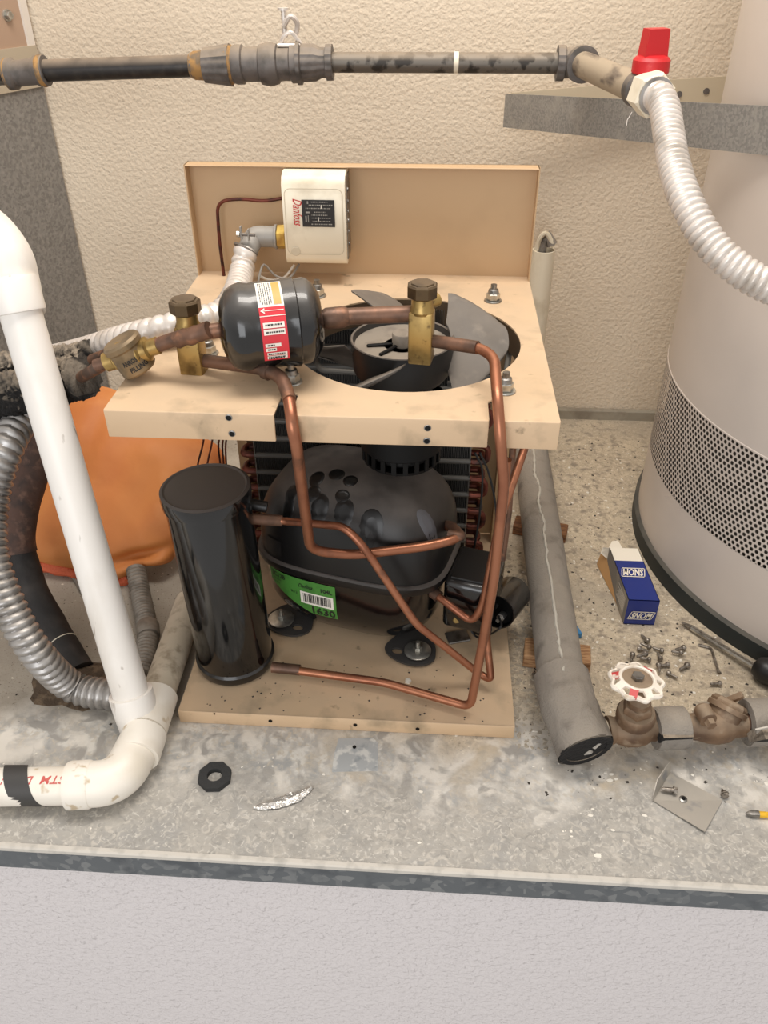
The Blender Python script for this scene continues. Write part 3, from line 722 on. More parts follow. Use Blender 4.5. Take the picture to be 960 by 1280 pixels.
# ---- compressor
CC = V((.006, .192, 0)); CA = radians(-15); ca, sa = cos(CA), sin(CA)
def LW(x, y, z): return V((CC.x+ca*x-sa*y, CC.y+sa*x+ca*y, z))
AX, BY, NE = .122, .083, 3.5
ZB, ZS, ZT = .032, .142, .258
def prof(z):
    if z >= ZS: return max(0, 1-((z-ZS)/(ZT-ZS))**3.1)**(1/3.1)
    t = (ZS-z)/(ZS-ZB); return .985*(1-.07*t-.26*max(0, t-.5)**2/.25)
def plan(t, s):
    c, q = cos(t), sin(t); r = (abs(c)**NE+abs(q)**NE)**(-1/NE); return AX*s*c*r, BY*s*q*r
def shell(zs, extra=0, n=72):
    vs = []; fs = []
    for z in zs:
        s = prof(z)+extra
        for i in range(n): x, y = plan(2*pi*i/n, s); vs.append(LW(x, y, z))
    for j in range(len(zs)-1):
        for i in range(n): i2 = (i+1) % n; fs.append((j*n+i, j*n+i2, (j+1)*n+i2, (j+1)*n+i))
    fs += [tuple(range(n))[::-1], tuple((len(zs)-1)*n+i for i in range(n))]
    return vs, fs
comp = MB().add(*shell([ZS+(ZT-ZS)*sin(pi/2*i/22) for i in range(23)][:-1]+[ZT-.00005])).build('compressor', M['black_shell'], unit, smooth=60)
comp['label'] = 'dusty black domed compressor shell'
MB().add(*shell([ZB+(ZS-ZB)*i/14 for i in range(15)])).build('lower_shell', M['black_gloss'], comp, smooth=60)
mb = MB(); vs = []; fs = []; n = 72; ring = [(0.985, ZS-.012), (1.03, ZS-.010), (1.045, ZS-.004), (1.045, ZS+.001), (1.02, ZS+.0035), (.99, ZS+.004)]
for (s, z) in ring:
    for i in range(n): x, y = plan(2*pi*i/n, s); vs.append(LW(x, y, z))
for j in range(len(ring)-1):
    for i in range(n): i2 = (i+1) % n; fs.append((j*n+i, j*n+i2, (j+1)*n+i2, (j+1)*n+i))
MB().add(vs, fs).build('weld_flange', M['black_shell'], comp, recalc=False)
def front(x, z, off=0):
    s = prof(z); X = AX*s; q = max(0, 1-min(1, abs(x)/X)**NE)**(1/NE); y = -BY*s*q
    return LW(x, y-off, z)
# green label (corner cut) laid on the lower shell, following its curve
lx0, lx1, lz1, lz0 = -.100, -.004, .125, .066
def lab(u, v, off=.0006): return front(lx0+u, lz0+v, off)
LWd = lx1-lx0; LHt = lz1-lz0; LK = LWd/.082
mb = MB(); nu, nv = 26, 12; vs = []; fs = []
for j in range(nv+1):
    for i in range(nu+1):
        u = i/nu; lo = max(0, .62*(1-u/.62)) ; v = lo+(1-lo)*j/nv; vs.append(lab(u*LWd, v*LHt))
for j in range(nv):
    for i in range(nu): q = j*(nu+1)+i; fs.append((q, q+1, q+nu+2, q+nu+1))
MB().add(vs, fs).build('green_label', M['label_green'], comp, recalc=False)['label'] = 'green compressor label with barcode'
L2 = lambda u, v: lab(u*LK, v*LHt/.052, .0012)
quads(MB(), lambda u, v: lab(u*LK, v*LHt/.052, .0009), [(.040, .0165, .0790, .0345)]).build('barcode_field', M['label_white'], comp, recalc=False)
mb = MB(); x = .0435; r_ = random.Random(3); bars = []
while x < .076:
    wd = r_.choice((.0005, .0008, .0013)); bars.append((x, .0195, x+wd, .0325)); x += wd+r_.choice((.0004, .0007, .0009))
quads(mb, L2, bars)
text(mb, '1630', .0165, lambda u, v: L2(u+.050, v+.0025), bold=.0004, width=.030)
text(mb, 'SC12B', .0095, lambda u, v: L2(u+.004, v+.0425), bold=.0002, width=.018)
text(mb, '104L', .0080, lambda u, v: L2(u+.064, v+.0395), bold=.0002, width=.0145)
text(mb, 'Danfoss', .0075, lambda u, v: L2(u+.038, v+.0405), shear=.5, bold=.0001, width=.018)
text(mb, 'R12', .0050, lambda u, v: L2(u+.0285, v+.0285), width=.008)
text(mb, '220-240V', .0034, lambda u, v: L2(u+.004, v+.0375), width=.012)
text(mb, '50 Hz', .0034, lambda u, v: L2(u+.004, v+.0325), width=.010)
mb.build('label_print', M['label_dark'], comp, recalc=False)
mb = MB(); quads(mb, lambda u, v: front(-.098+u, .155+v, .001), [(0, 0, .024, .022)]); mb.build('small_plate', M['black_plain'], comp, recalc=False)
# oval dents on the dome (lifting marks), as slightly proud shiny pads
def dome(x, y):
    lo, hi = ZS, ZT
    for _ in range(30):
        m_ = (lo+hi)/2; s = prof(m_)
        if (abs(x/(AX*max(s, 1e-4)))**NE+abs(y/(BY*max(s, 1e-4)))**NE) < 1: lo = m_
        else: hi = m_
    return LW(x, y, lo)
def dome_hit(px, py):
    p = at(px, py, d=.85); v = (p-CAM).normalized()
    for i in range(900):
        p = p+v*.0005; q = p-V((CC.x, CC.y, 0)); x = ca*q.x+sa*q.y; y = -sa*q.x+ca*q.y
        if ZS < p.z < ZT:
            s_ = prof(p.z)
            if (abs(x)/(AX*s_))**NE+(abs(y)/(BY*s_))**NE < 1: return x, y
    return None
for (px, py, a, b) in ((396, 598, .009, .012), (421, 593, .010, .010), (438, 601, .009, .009), (364, 617, .0075, .009), (392, 616, .009, .008), (360, 636, .008, .008), (400, 634, .011, .011), (428, 620, .009, .007), (430, 640, .012, .011), (464, 662, .015, .013), (534, 654, .013, .010)):
    h_ = dome_hit(px, py)
    if not h_: continue
    x, y = h_; e0_ = V((0, -.35, .94))*.00035
    vs = [dome(x, y)+e0_]; fs = []
    for k_, rr in ((0, .5), (1, .9), (2, 1.0)):
        for i in range(16): t = 2*pi*i/16; vs.append(dome(x+a*rr*cos(t), max(y+b*rr*sin(t), -BY*.985))+e0_*(1 if k_ < 2 else .0))
    for i in range(16): fs.append((0, 1+i, 1+(i+1) % 16))
    for k_ in (0, 1):
        for i in range(16): fs.append((1+k_*16+i, 1+k_*16+(i+1) % 16, 17+k_*16+(i+1) % 16, 17+k_*16+i))
    MB().add(vs, fs).build('worn_patch' if px == 534 else 'finger_mark', M['worn'] if px == 534 else M['finger'], comp, recalc=False, smooth=80)
# feet
for (px, py, out) in ((352, 776, -1), (522, 816, 1)):
    c = at(px, py, z=.026); fx, fy = c.x, c.y
    def fp(u, v_): return (fx+ca*u-sa*v_, fy+sa*u+ca*v_)
    o_ = [fp(.022*cos(t)*(1 if abs(cos(t)) < .9 else 1.0)+out*-0.0+(-.010 if out > 0 else .010)*1, .016*sin(t)) for t in [2*pi*i/20 for i in range(20)]]
    # lobed foot: bolt hole side and oval slot side, tongue running back under the shell
    lobes = []
    for i in range(28):
        t = 2*pi*i/28; u = .034*cos(t); v_ = .022*sin(t)*(1+.12*cos(t))
        if sin(t) > .3: v_ += .028*(sin(t)-.3)
        lobes.append(fp(u+(-.010*out if out > 0 else .010), v_-.001))
    hu = -.026 if out > 0 else .026
    hole = [fp(hu+.0075*cos(2*pi*i/14)+0, -.005+.0055*sin(2*pi*i/14)) for i in range(14)]
    ft_ = MB().sheet(lobes, [hole], .0235, .0265).build('foot', M['foot'], comp)
    c2 = V((fx, fy, 0))
    MB().lathe([(.0085, .0208), (.0095, .0225), (.0085, .0245), (.0105, .0272), (.011, .029)], c2, n=24).build('grommet', M['black_dark'], comp)
    MB().lathe([(.0165, .029), (.0175, .0295), (.0175, .0308), (.0165, .0313), (0, .0313)], c2, n=28).build('washer', M['zinc'], comp)
    mb = MB(); mb.hexn(c2+V((0, 0, .0313)), c2+V((0, 0, .037)), .0058); mb.cyl(c2+V((0, 0, .037)), c2+V((0, 0, .0455)), .0026, n=12); mb.build('nut', M['zinc'], comp)
# terminal box on the right end
tb = LW(.156, -.008, .105)
mb = MB(); mb.box(tb, (.062, .080, .076), Matrix.Rotation(CA, 3, 'Z'), bev=.008, seg=3); tbx = mb.build('terminal_box', M['black_gloss'], unit)
MB().box(LW(.156, -.008, .144), (.048, .064, .003), Matrix.Rotation(CA, 3, 'Z'), bev=.001).build('box_lid_panel', M['black_plain'], tbx)
# stub to discharge, clamp screw
p = at(509, 771, d=1.02)
q0 = at(560, 778, z=.03)
MB().hexn(at(566, 772, d=1.05), at(571, 775, d=1.035), .0048).build('brass_screw', M['brass'], unit)
mb = MB(); mb.box(at(572, 796, z=.023), (.030, .022, .003), Matrix.Rotation(.3, 3, 'Z'), bev=.001); mb.build('bracket_foot', M['steel'], unit)
# capacitor
c0 = at(621, 765, d=1.055); c1 = at(648, 733, d=1.12)
cp = (c1-c0).normalized(); r_ = .0235
cap = MB().lathe([(r_-.002, .012), (r_-.0015, 0), (r_, 0), (r_, .060), (r_-.002, .064), (r_-.006, .066), (0, .066)], c0, cp, 36).build('capacitor', M['black_clean'], unit)
cap.data.name = 'capacitor'; cap['label'] = 'black cylindrical start capacitor, terminals exposed'
MB().lathe([(r_-.002, .010), (0, .010)], c0, cp, 30).build('terminal_face', M['black_dark'], cap)
xx, yy, _z = frame(cp)
for k_, (a, b) in enumerate(((.007, .004), (-.006, -.006))):
    b0 = c0+xx*a+yy*b; MB().hexn(b0+cp*.010, b0-cp*.002, .0055).build('terminal', M['steel'], cap)
    MB().cyl(b0-cp*.002, b0-cp*.010, .0028, n=8).build('terminal_pin', M['zinc'], cap)
MB().tube(spline([c0+xx*.007-cp*.008, at(612, 792, d=1.03), at(592, 790, z=.04), at(575, 770, z=.06), tb+V((0, -.03, -.03))], .004), .0016, 8).build('capacitor_wire', M['black_plain'], cap)
MB().tube(spline([c0-xx*.006-cp*.008, at(625, 785, d=1.02), at(598, 797, z=.04), at(583, 778, z=.05)], .004), .0014, 8).build('capacitor_wire', M['black_plain'], cap)
# sensor wires by the coil
for pts in ([at(594, 566, y=.2), at(603, 590, y=.2), at(600, 640, y=.2), at(592, 690, y=.2)], [at(600, 566, y=.18), at(612, 595, y=.18), at(620, 640, y=.18), at(617, 700, y=.18), at(600, 735, y=.14)]):
    MB().tube(spline(pts, .005), .0014, 7).build('sensor_wire', M['black_plain'], unit)

# ---- copper pipes
def pipe(name, pts, r, m='copper', rf=.016, label=None):
    o = MB().tube(fillet(pts, rf, 7), r, 16).build(name, M[m], unit)
    if label: o['label'] = label
    return o
# liquid pipe: valve 2 -> slot -> down the front -> base -> receiver
V2 = at(527, 408, d=.81)
pA = [V2+V((.010, -.002, -.014)), at(600, 435, d=.79), at(618, 447, d=.775), at(622, 500, y=.006), at(625, 540, y=-.010), at(630, 607, y=-.012), at(617, 727, y=-.004), at(604, 800, y=.010), at(588, 884, z=.034), at(480, 853, z=.034), at(340, 834, z=.034)]
pipe('liquid_pipe', pA, .0052, rf=.014)
MB().cyl(pA[0], at(597, 434.5, d=.79), .0064, n=18).build('valve_stub', M['copper_old'], unit)
MB().cyl(at(375, 837.5, z=.034), at(340, 834, z=.034), .0068, n=16).build('pipe_joint', M['copper_old'], unit)
# receiver inlet: crosses the front of the compressor
pC = [at(312, 648, z=.232), at(352, 651, z=.222), at(430, 658, y=.085), at(452, 680, y=.075), at(520, 780, y=.06), at(600, 843, z=.040), at(614, 850, z=.040), at(608, 797, y=.075), at(612, 745, y=.07), at(628, 640, y=.06), at(634, 575, y=.055)]
pipe('receiver_pipe', pC, .0047, rf=.012)
MB().cyl(pC[0], pC[1], .0068, n=16).build('pipe_joint', M['copper_old'], unit)
MB().cyl(at(306, 629, z=.245), at(334, 634, z=.240), .0068, n=16).build('capped_stub', M['black_plain'], unit)
# suction pipe: valve 1 -> slot -> down -> loop on the dome
V1 = at(238, 427, d=.815)
pD = [V1+V((.010, .0, -.020)), at(325, 460, z=.448), at(352, 470, z=.446), at(362, 500, y=.014), at(365, 530, y=-.008), at(371, 560, y=-.006), at(377, 607, y=.02), at(388, 688, y=.07), at(440, 694, y=.08), at(533, 683, y=.10), at(578, 672, y=.115), at(562, 655, y=.15), at(536, 664, y=.165)]
pipe('suction_pipe', pD, .0058, rf=.020)
MB().tube(fillet([pD[0], pD[1], pD[2], pD[3]], .02, 6), .0066, 16).build('pipe_sleeve', M['copper_old'], unit)
MB().tube(fillet([at(560, 668, y=.12), pD[10], pD[11], pD[12]], .012, 6), .0063, 14).build('pipe_sleeve', M['copper_old'], unit)
j0 = pD[-1]; MB().lathe([(.016, -.003), (.012, .001), (.008, .003)], j0, (pD[-2]-j0), 20).build('dome_fitting', M['steel'], comp)
MB().lathe([(.006, 0), (.009, .002), (.009, .008), (.006, .010)], at(329, 461.5, z=.447), pD[2]-pD[1], 16).build('braze_bulge', M['copper_old'], unit)
# discharge pipe: compressor stub -> bend -> up to the coil
pB = [at(532, 733, y=.125), at(560, 755, y=.10), at(590, 778, y=.085), at(603, 758, y=.085), at(625, 650, y=.10), at(653, 568, y=.16), at(662, 540, y=.2)]
pipe('discharge_pipe', pB, .0048, rf=.012)
MB().tube([pB[0], pB[0]*.4+pB[1]*.6], .0075, 14).build('discharge_stub', M['copper_old'], unit)
MB().tube([at(641, 560, y=.17), at(636, 640, y=.16), at(628, 700, y=.15)], .0040, 10).build('coil_feed_pipe', M['copper_old'], unit)
# capillary loops at left under the plate
for k_, (x0, bow) in enumerate(((254, -8), (265, -7), (274, 2), (279, 1), (283, 0))):
    MB().tube(spline([at(x0+2, 540, y=.31), at(x0-1, 558, y=.31), at(x0+bow, 590, y=.31), at(x0+bow, 640, y=.31)], .006), .0014, 7).build('capillary_tube', M['copper_dark'], unit)

# ---- shut-off valves
def valve(c, name, lab_, rot, flip=1, hh=.054):
    Rm = Matrix.Rotation(rot, 3, 'Z')
    mb = MB(); mb.box(c+V((0, 0, -.010)), (.0235, .0205, hh), Rm, bev=.0022, seg=2)
    mb.lathe([(.0115, 0), (.0125, .003), (.0105, .008), (.0105, .018)], c+V((0, 0, hh/2-.013)), n=20)
    o = mb.build('shutoff_valve', M['brass'], unit); o['label'] = lab_
    z0 = hh/2+.003
    mb = MB(); mb.lathe([(.0136, 0), (.0152, .0015), (.0152, .0115), (.0138, .0132), (.0118, .0132), (.0112, .0145), (0, .0145)], c+V((0, 0, z0)), n=8, phase=pi/8); mb.build('valve_cap', M['cap_dark'], o)
    return o
valve(V2, 'v', 'brass shut-off valve over the fan', radians(-8))
valve(V1, 'v', 'brass shut-off valve at the left of the plate', radians(-6), hh=.054)
MB().cyl(V2+V((.004, .010, .02)), V2+V((.014, .02, .02)), .007, n=14).build('service_port', M['brass'], unit)

# ---- filter drier
d0 = at(276, 412, d=.785); d1 = at(402, 399, d=.80); da = (d1-d0).normalized(); DL = (d1-d0).length; R0 = .0412
pf = [(.008, -.002), (.016, -.001), (.027, .002), (.036, .008), (.0398, .015), (R0, .022), (R0-.001, .030), (R0-.0005, DL*.36), (R0-.0005, DL*.60), (R0+.0005, DL*.70), (R0+.001, DL*.74), (R0-.0012, DL*.755), (R0-.0005, DL*.84), (R0-.0020, DL*.88), (R0-.0065, DL*.93), (.026, DL*.985), (.013, DL), (.008, DL+.002)]
pf = [(r, h) for r, h in pf]
dr = MB().lathe(pf, d0, da, 64, lump=lambda t, h: 1+(.028*mnoise.noise(V((h*38, cos(t)*1.6, sin(t)*1.6))) if not DL*.30 < h < DL*.66 else 0)).build('filter_drier', M['drier'], unit, smooth=50)
dr['label'] = 'fat glossy black filter drier with red and white labels'
dx, dy, _ = frame(da)
camd = (CAM-(d0+d1)/2).normalized(); tcam = atan2(camd.dot(dy), camd.dot(dx))
# label coordinates: u along the axis from the label's left edge, v = arc downwards from the top edge
upd = V((0, 0, 1)); tup = atan2(upd.dot(dy), upd.dot(dx))
sgn = 1 if ((tcam-tup+pi) % (2*pi)-pi) > 0 else -1
def dl(u, v, off=.0007):
    r = R0+off; t = tup+sgn*(v/R0-.02); return d0+da*(DL*.375+u)+dx*(r*cos(t))+dy*(r*sin(t))
LW_ = .0235
quads(MB(), lambda u, v: dl(u, v, .0006), [(0, .002, LW_, .0335)]).build('white_label', M['label_white'], dr, recalc=False)
quads(MB(), lambda u, v: dl(u, v, .0010), [(.0145, .004, .0215, .0315)]).build('orange_stripe', M['label_orange'], dr, recalc=False)
quads(MB(), lambda u, v: dl(u, v, .0006), [(0, .0335, LW_, .0860)]).build('red_label', M['label_red'], dr, recalc=False)
quads(MB(), lambda u, v: dl(u, v, .0010), [(.002, .0475, .0215, .0525), (.002, .0535, .0215, .0585), (.002, .0665, .0165, .0700), (.002, .0710, .012, .0745), (.003, .0760, .0215, .0790), (.003, .0798, .0215, .0838), (.0, .0415, LW_, .0422), (.003, .0368, .0225, .0374)]).build('label_fields', M['label_white'], dr, recalc=False)
mb = MB()
# arrow head
mb.add([dl(.0012, .0371, .0012), dl(.005, .0345, .0012), dl(.0052, .0356, .0012), dl(.003, .0371, .0012), dl(.0052, .0386, .0012), dl(.005, .0397, .0012)], [(0, 1, 2, 3), (0, 3, 4, 5)])
mb.build('arrow', M['label_white'], dr, recalc=False)
rl = random.Random(11); mb = MB(); rects = []
for u in (.0022, .0040, .0060, .0080, .0100, .0120):
    v = .005
    while v < .029:
        L_ = rl.uniform(.0012, .004); rects.append((u, v, u+.0007, v+L_)); v += L_+.0008
for v in (.0490, .0555, .0675, .0718, .0768, .0806, .0822):
    u = .004
    while u < .019 and not (v in (.0675, .0718) and u > .011):
        L_ = rl.uniform(.0008, .0024); rects.append((u, v, u+L_, v+.0014)); u += L_+.0006
quads(mb, lambda u, v: dl(u, v, .0014), rects); mb.build('label_print', M['label_dark'], dr, recalc=False)
# pipes either side of the drier
pipe('drier_pipe', [d1-da*.002, d1+da*.028, V2+V((-.008, .002, .012))], .0082, 'copper_old', .01)
MB().lathe([(.0085, 0), (.0105, .004), (.0105, .020), (.0085, .025)], d1+da*.001, da, 18).build('braze_sleeve', M['copper_old'], unit)
mid = at(215, 425, d=.795)
pipe('drier_pipe', [d0+da*.004, at(245, 417, d=.785), mid, at(196, 432, d=.80)], .0072, 'copper_old', .01)
MB().tube(fillet([at(262, 413, d=.778), at(240, 420, d=.785), at(222, 424, d=.793)], .01, 4), .0082, 14, rf=lambda a, t: 1+.12*sin(a*420+t)).build('braze_sleeve', M['copper_old'], unit)
# moisture indicator with a round window
g0 = at(199, 431, d=.80); g1 = at(126, 455, d=.812); ga = (g1-g0).normalized(); gc = (g0+g1)/2
mi = MB()
mi.lathe([(.007, 0), (.0085, .001), (.0085, .010), (.012, .012), (.012, .018), (.015, .020), (.015, .040), (.012, .042), (.012, .047), (.0095, .049), (.0095, .058), (.006, .060)], g0, ga, 32)
mo_ = mi.build('moisture_indicator', M['brass'], unit); mo_['label'] = 'brass sight glass in the liquid line'
gx = (V((0, 0, 1))*.92+V((-.42, -.06, 0))).normalized()
mc = gc+ga*.0
MB().lathe([(.0165, -.018), (.0180, -.016), (.0180, .008), (.0195, .010), (.0195, .0145), (.0175, .017), (.015, .0165), (0, .0150)], mc, gx, 40).build('window_housing', M['brass_cap'], mo_)
# embossed lettering wrapped on the housing, on the side that faces out
hx, hy, ha = frame(gx); tc2 = (CAM-mc).normalized(); t0 = atan2(tc2.dot(hy), tc2.dot(hx))
tst = mc+hx*cos(t0+.2)+hy*sin(t0+.2)
sg2 = 1 if (tst-(mc+hx*cos(t0)+hy*sin(t0))).dot(RGT) > 0 else -1
def gl(u, v): r = .0184; t = t0+sg2*(u-.0125)/r; return mc+hx*(r*cos(t))+hy*(r*sin(t))+ha*(v)
mb = MB(); text(mb, 'ANROSO SB', .0068, lambda u, v: gl(u, v-.004), width=.025, bold=.0002); text(mb, 'FILLING', .0068, lambda u, v: gl(u+.003, v-.012), width=.020, bold=.0002)
mb.build('lettering', M['black_plain'], mo_, recalc=False)
MB().cyl(g0+ga*.057, g1+ga*.006, .0062, n=14).build('inlet_pipe', M['copper_old'], unit)

# ---- pressure switch on the back panel
sx0, sx1, sz0, sz1 = at(359, 330, y=.335).x, at(434, 330, y=.335).x, at(395, 331, y=.335).z, at(395, 217, y=.335).z
sw_ = (sx1-sx0); sxc = (sx0+sx1)/2; szc = (sz0+sz1)/2; sh = sz1-sz0
# folded cover: profile in (y, z), extruded along x
pr_ = [(.374, -sh/2+.004), (.374, sh/2-.002), (.350, sh/2), (.338, sh/2-.004), (.332, sh/2-.012), (.331, -sh/2+.010), (.336, -sh/2+.002), (.342, -sh/2)]
sw = MB().prism([(a, b) for a, b in pr_], (sxc-sw_/2, 0, szc), (0, 1, 0), (0, 0, 1), (sw_, 0, 0)).build('pressure_switch', M['cream'], unit, smooth=60)
sw['label'] = 'cream pressure switch with a black scale window'
def sf(u, v, off=.0004):  # face coordinates centred
    t = (v-(-sh/2+.010))/((sh/2-.012)-(-sh/2+.010)); return V((sxc+u, .331+.001*t-off, szc+v))
def rrect(w, h, r, n=5):
    out = []
    for cx_, cy_, a in ((w/2-r, h/2-r, 0), (-w/2+r, h/2-r, pi/2), (-w/2+r, -h/2+r, pi), (w/2-r, -h/2+r, 3*pi/2)):
        for i in range(n+1): out.append((cx_+r*cos(a+pi/2*i/n), cy_+r*sin(a+pi/2*i/n)))
    return out
fw, fh = sw_*.93, sh*.72
o1 = rrect(fw, fh, .007); o2 = rrect(fw-.0014, fh-.0014, .0065); n = len(o1)
MB().add([sf(p[0], p[1]-.001, .0006) for p in o1]+[sf(p[0], p[1]-.001, .0006) for p in o2], [(i, (i+1) % n, n+(i+1) % n, n+i) for i in range(n)]).build('face_groove', M['cream_line'], sw, recalc=False)
wx0, wx1, wz1, wz0 = -sw_*.19, sw_*.33, sh*.235, -sh*.055
MB().box(((wx0+wx1)/2+sxc, .3305, szc+(wz0+wz1)/2), (wx1-wx0, .0012, wz1-wz0)).build('scale_window', M['label_dark'], sw)
mb = MB(); R_ = []
ww = wx1-wx0; wh = wz1-wz0
for (u0, u1, v) in ((.30, .80, .93), (.22, .95, .82), (.12, .88, .70), (.38, .72, .56), (.30, .78, .45), (.30, .88, .34), (.32, .88, .22), (.28, .92, .11)):
    u = u0
    while u < u1:
        L_ = rl.uniform(.01, .05); R_.append((wx0+ww*u, wz0+wh*(v-.02), wx0+ww*min(u+L_, u1), wz0+wh*(v+.02))); u += L_+.02
for (u0, v0, u1, v1) in ((.10, .20, .14, .42), (.18, .18, .20, .44), (.12, .52, .24, .58), (.17, .86, .21, .96)): R_.append((wx0+ww*u0, wz0+wh*v0, wx0+ww*u1, wz0+wh*v1))
quads(mb, lambda u, v: sf(u, v, .0026), R_); mb.build('scale_print', M['label_grey'], sw, recalc=False)
mb = MB(); text(mb, 'Danfoss', .017, lambda u, v: sf(-sw_*.33+v*.9, sh*.25-u, .0012), shear=.45, bold=.0001, width=sh*.30)
mb.build('brand_lettering', M['red_ink'], sw, recalc=False)
mb = MB(); p = sf(-sw_*.33, -sh*.335); mb.lathe([(.0050, 0), (.0054, .0003), (.0050, .0006)], p, (0, -1, 0), 20); mb.build('embossed_mark', M['cream_line'], sw)
for v in (.30, .17, .06, -.04, -.16, -.3):
    p = V((sxc+sw_/2, .352, szc+v*sh)); MB().cyl(p, p+V((.002, 0, 0)), .0024, n=10).build('side_screw', M['steel'], sw)
MB().box((sxc+sw_/2+.0006, .357, szc), (.0012, .030, sh*.9)).build('side_plate', M['steel'], sw)
pu = sf(-sw_*.02, wz0+wh*.72-0, 0)
for (uu, vv) in ((.60, .76), (.5, .30)): MB().box(sf(wx0+ww*uu, wz0+wh*vv, .0013), (.0008, .0036, .004)).build('pointer', M['label_white'], sw)
# brass nut, grey elbow and clamp
nz_ = at(352, 296, y=.350)
MB().hexn((nz_.x-.0055, .350, nz_.z), (nz_.x+.0065, .350, nz_.z), .0145, phase=.5).build('conduit_nut', M['brass_bright'], unit)['label'] = 'bright brass hexagonal nut'
el0 = V((nz_.x-.0045, .350, nz_.z)); el1 = at(318, 296, y=.350)
cel = MB(); cel.lathe([(.0125, 0), (.0145, .0008), (.0145, .0032), (.0128, .004), (.0122, .022)], el0, (-1, 0, 0), 26)
cel.tube(fillet([el0+V((-.015, 0, 0)), V((el1.x, .350, el0.z)), at(308, 316, y=.332)], .014, 6), .0126, 20)
ce = cel.build('conduit_elbow', M['elbow_cast'], unit); ce['label'] = 'grey cast conduit elbow with clamp screw'
cs = at(306, 290, y=.334); MB().cyl(cs+V((-.006, -.008, 0)), cs+V((.014, -.008, -.001)), .0020, n=10).build('clamp_screw', M['fitting'], ce)
MB().cyl(cs+V((-.008, -.008, 0)), cs+V((-.0045, -.008, 0)), .0036, n=10).build('screw_head', M['zinc'], ce)
MB().box(cs+V((.006, -.007, -.001)), (.0018, .006, .014), bev=.0004).build('clamp_ear', M['elbow_cast'], ce)
mb = MB(); mb.lathe([(.0155, -.001), (.0155, .0012)], at(307, 312, y=.333), at(318, 290, y=.345)-at(307, 312, y=.333), 20); mb.build('clamp_ear', M['fitting'], ce)
MB().box(cs+V((-.003, -.007, .001)), (.0018, .006, .016), bev=.0004).build('clamp_ear', M['elbow_cast'], ce)
# capillary from the switch, thin wires under it
MB().tube(fillet([at(357, 247, y=.362), at(330, 252, y=.362), at(300, 248, y=.362), at(271, 252, y=.362), at(274, 300, y=.362), at(280, 345, y=.360)], .016, 7), .0021, 8).build('capillary_tube', M['copper_dark'], unit)
MB().tube(spline([at(374, 330, y=.345), at(362, 347, y=.33), at(345, 345, y=.33), at(331, 331, y=.33), at(326, 338, y=.32), at(321, 362, y=.30)], .004), .0014, 7).build('thin_wire', M['wire_grey'], unit)
MB().tube(spline([at(368, 331, y=.345), at(355, 347, y=.34), at(338, 350, y=.34), at(322, 344, y=.34)], .004), .0016, 7).build('thin_wire', M['wire_white'], unit)

# ================================================================== spiral conduit from the switch
cpth = spline([at(307, 314, y=.332), at(302, 340, y=.31), at(294, 368, z=.455), at(275, 392, z=.450), at(238, 402, z=.452), at(195, 413, d=.87), at(150, 424, d=.90), at(110, 436, d=.95), at(70, 445, d=1.02), at(20, 455, d=1.08)], .002)
o = flex(cpth, .0136, pitch=.0125, amp=.10, n=18, sharp=.8).build('spiral_conduit', M['flex_white']); tag(o, 'whitish spiral conduit curving from the pressure switch behind the filter drier', 'conduit')

# ================================================================== insulated suction line at left
sl = thing('pipe_insulation', at(40, 490, d=.9)-V((0, 0, .04)), 'torn black foam pipe insulation caked in dust, behind the white pipe', 'pipe insulation')
rf_ = lambda a, t: 1+.16*mnoise.noise(V((a*42, cos(t)*1.5, sin(t)*1.5)))+.16*mnoise.noise(V((a*190, cos(t)*6, sin(t)*6)))+.09*mnoise.noise(V((a*480, cos(t)*14, sin(t)*14)))
mb = MB(); mb.tube(spline([at(-90, 515, d=.99), at(-20, 500, d=.965), at(50, 484, d=.935), at(103, 471, d=.89)], .0015), .0245, 64, rf=rf_)
o = mb.build('foam_tube', M['foam_black'], sl, smooth=70)
MB().cyl(at(102, 471.5, d=.886), at(134, 452.5, d=.81), .0062, n=14).build('copper_pipe', M['copper_old'], sl)
mb = MB(); mb.tube(spline([at(-90, 470, d=1.03), at(0, 462, d=1.0), at(70, 455, d=.96), at(118, 447, d=.92)], .0015), .020, 56, rf=rf_); mb.build('foam_tube', M['foam_black'], sl, smooth=70)
MB().cyl(at(115, 450, d=.89), at(150, 436, d=.86), .006, n=12).build('copper_pipe', M['copper_old'], sl)

# large grey conduit looping down the left edge to the slab
cp2 = spline([at(40, 490, d=1.0), at(28, 520, d=.98), at(8, 560, d=.95), at(-10, 620, d=.95), at(-12, 690, d=.95), at(10, 755, d=.96), at(45, 815, d=.98), at(90, 858, z=.024), at(140, 868, z=.022), at(168, 862, z=.022)], .002)
tag(flex(cp2, .0180, pitch=.0102, amp=.11, n=20, sharp=.8).build('metal_conduit', M['flex_grey']), 'thick grey ribbed conduit looping along the left edge down to the slab', 'conduit')
sp = [at(170, 712, z=.03), at(176, 745, z=.018), at(184, 785, z=.016), at(183, 815, z=.016), at(176, 845, z=.016)]
sc_ = thing('small_conduit', at(180, 780, z=0), 'thin dull grey ribbed conduit coming out from under the orange bag', 'conduit')
flex(spline(sp, .002), .0132, pitch=.0062, amp=.09, n=16).build('ribbed_tube', M['flex_dull'], sc_)
MB().lathe([(.0145, 0), (.0155, .002), (.0155, .022), (.0145, .024)], at(184.5, 781, z=.0165), at(186, 800, z=.0165)-at(184.5, 781, z=.0165), 22).build('coupling', M['flex_dull'], sc_)

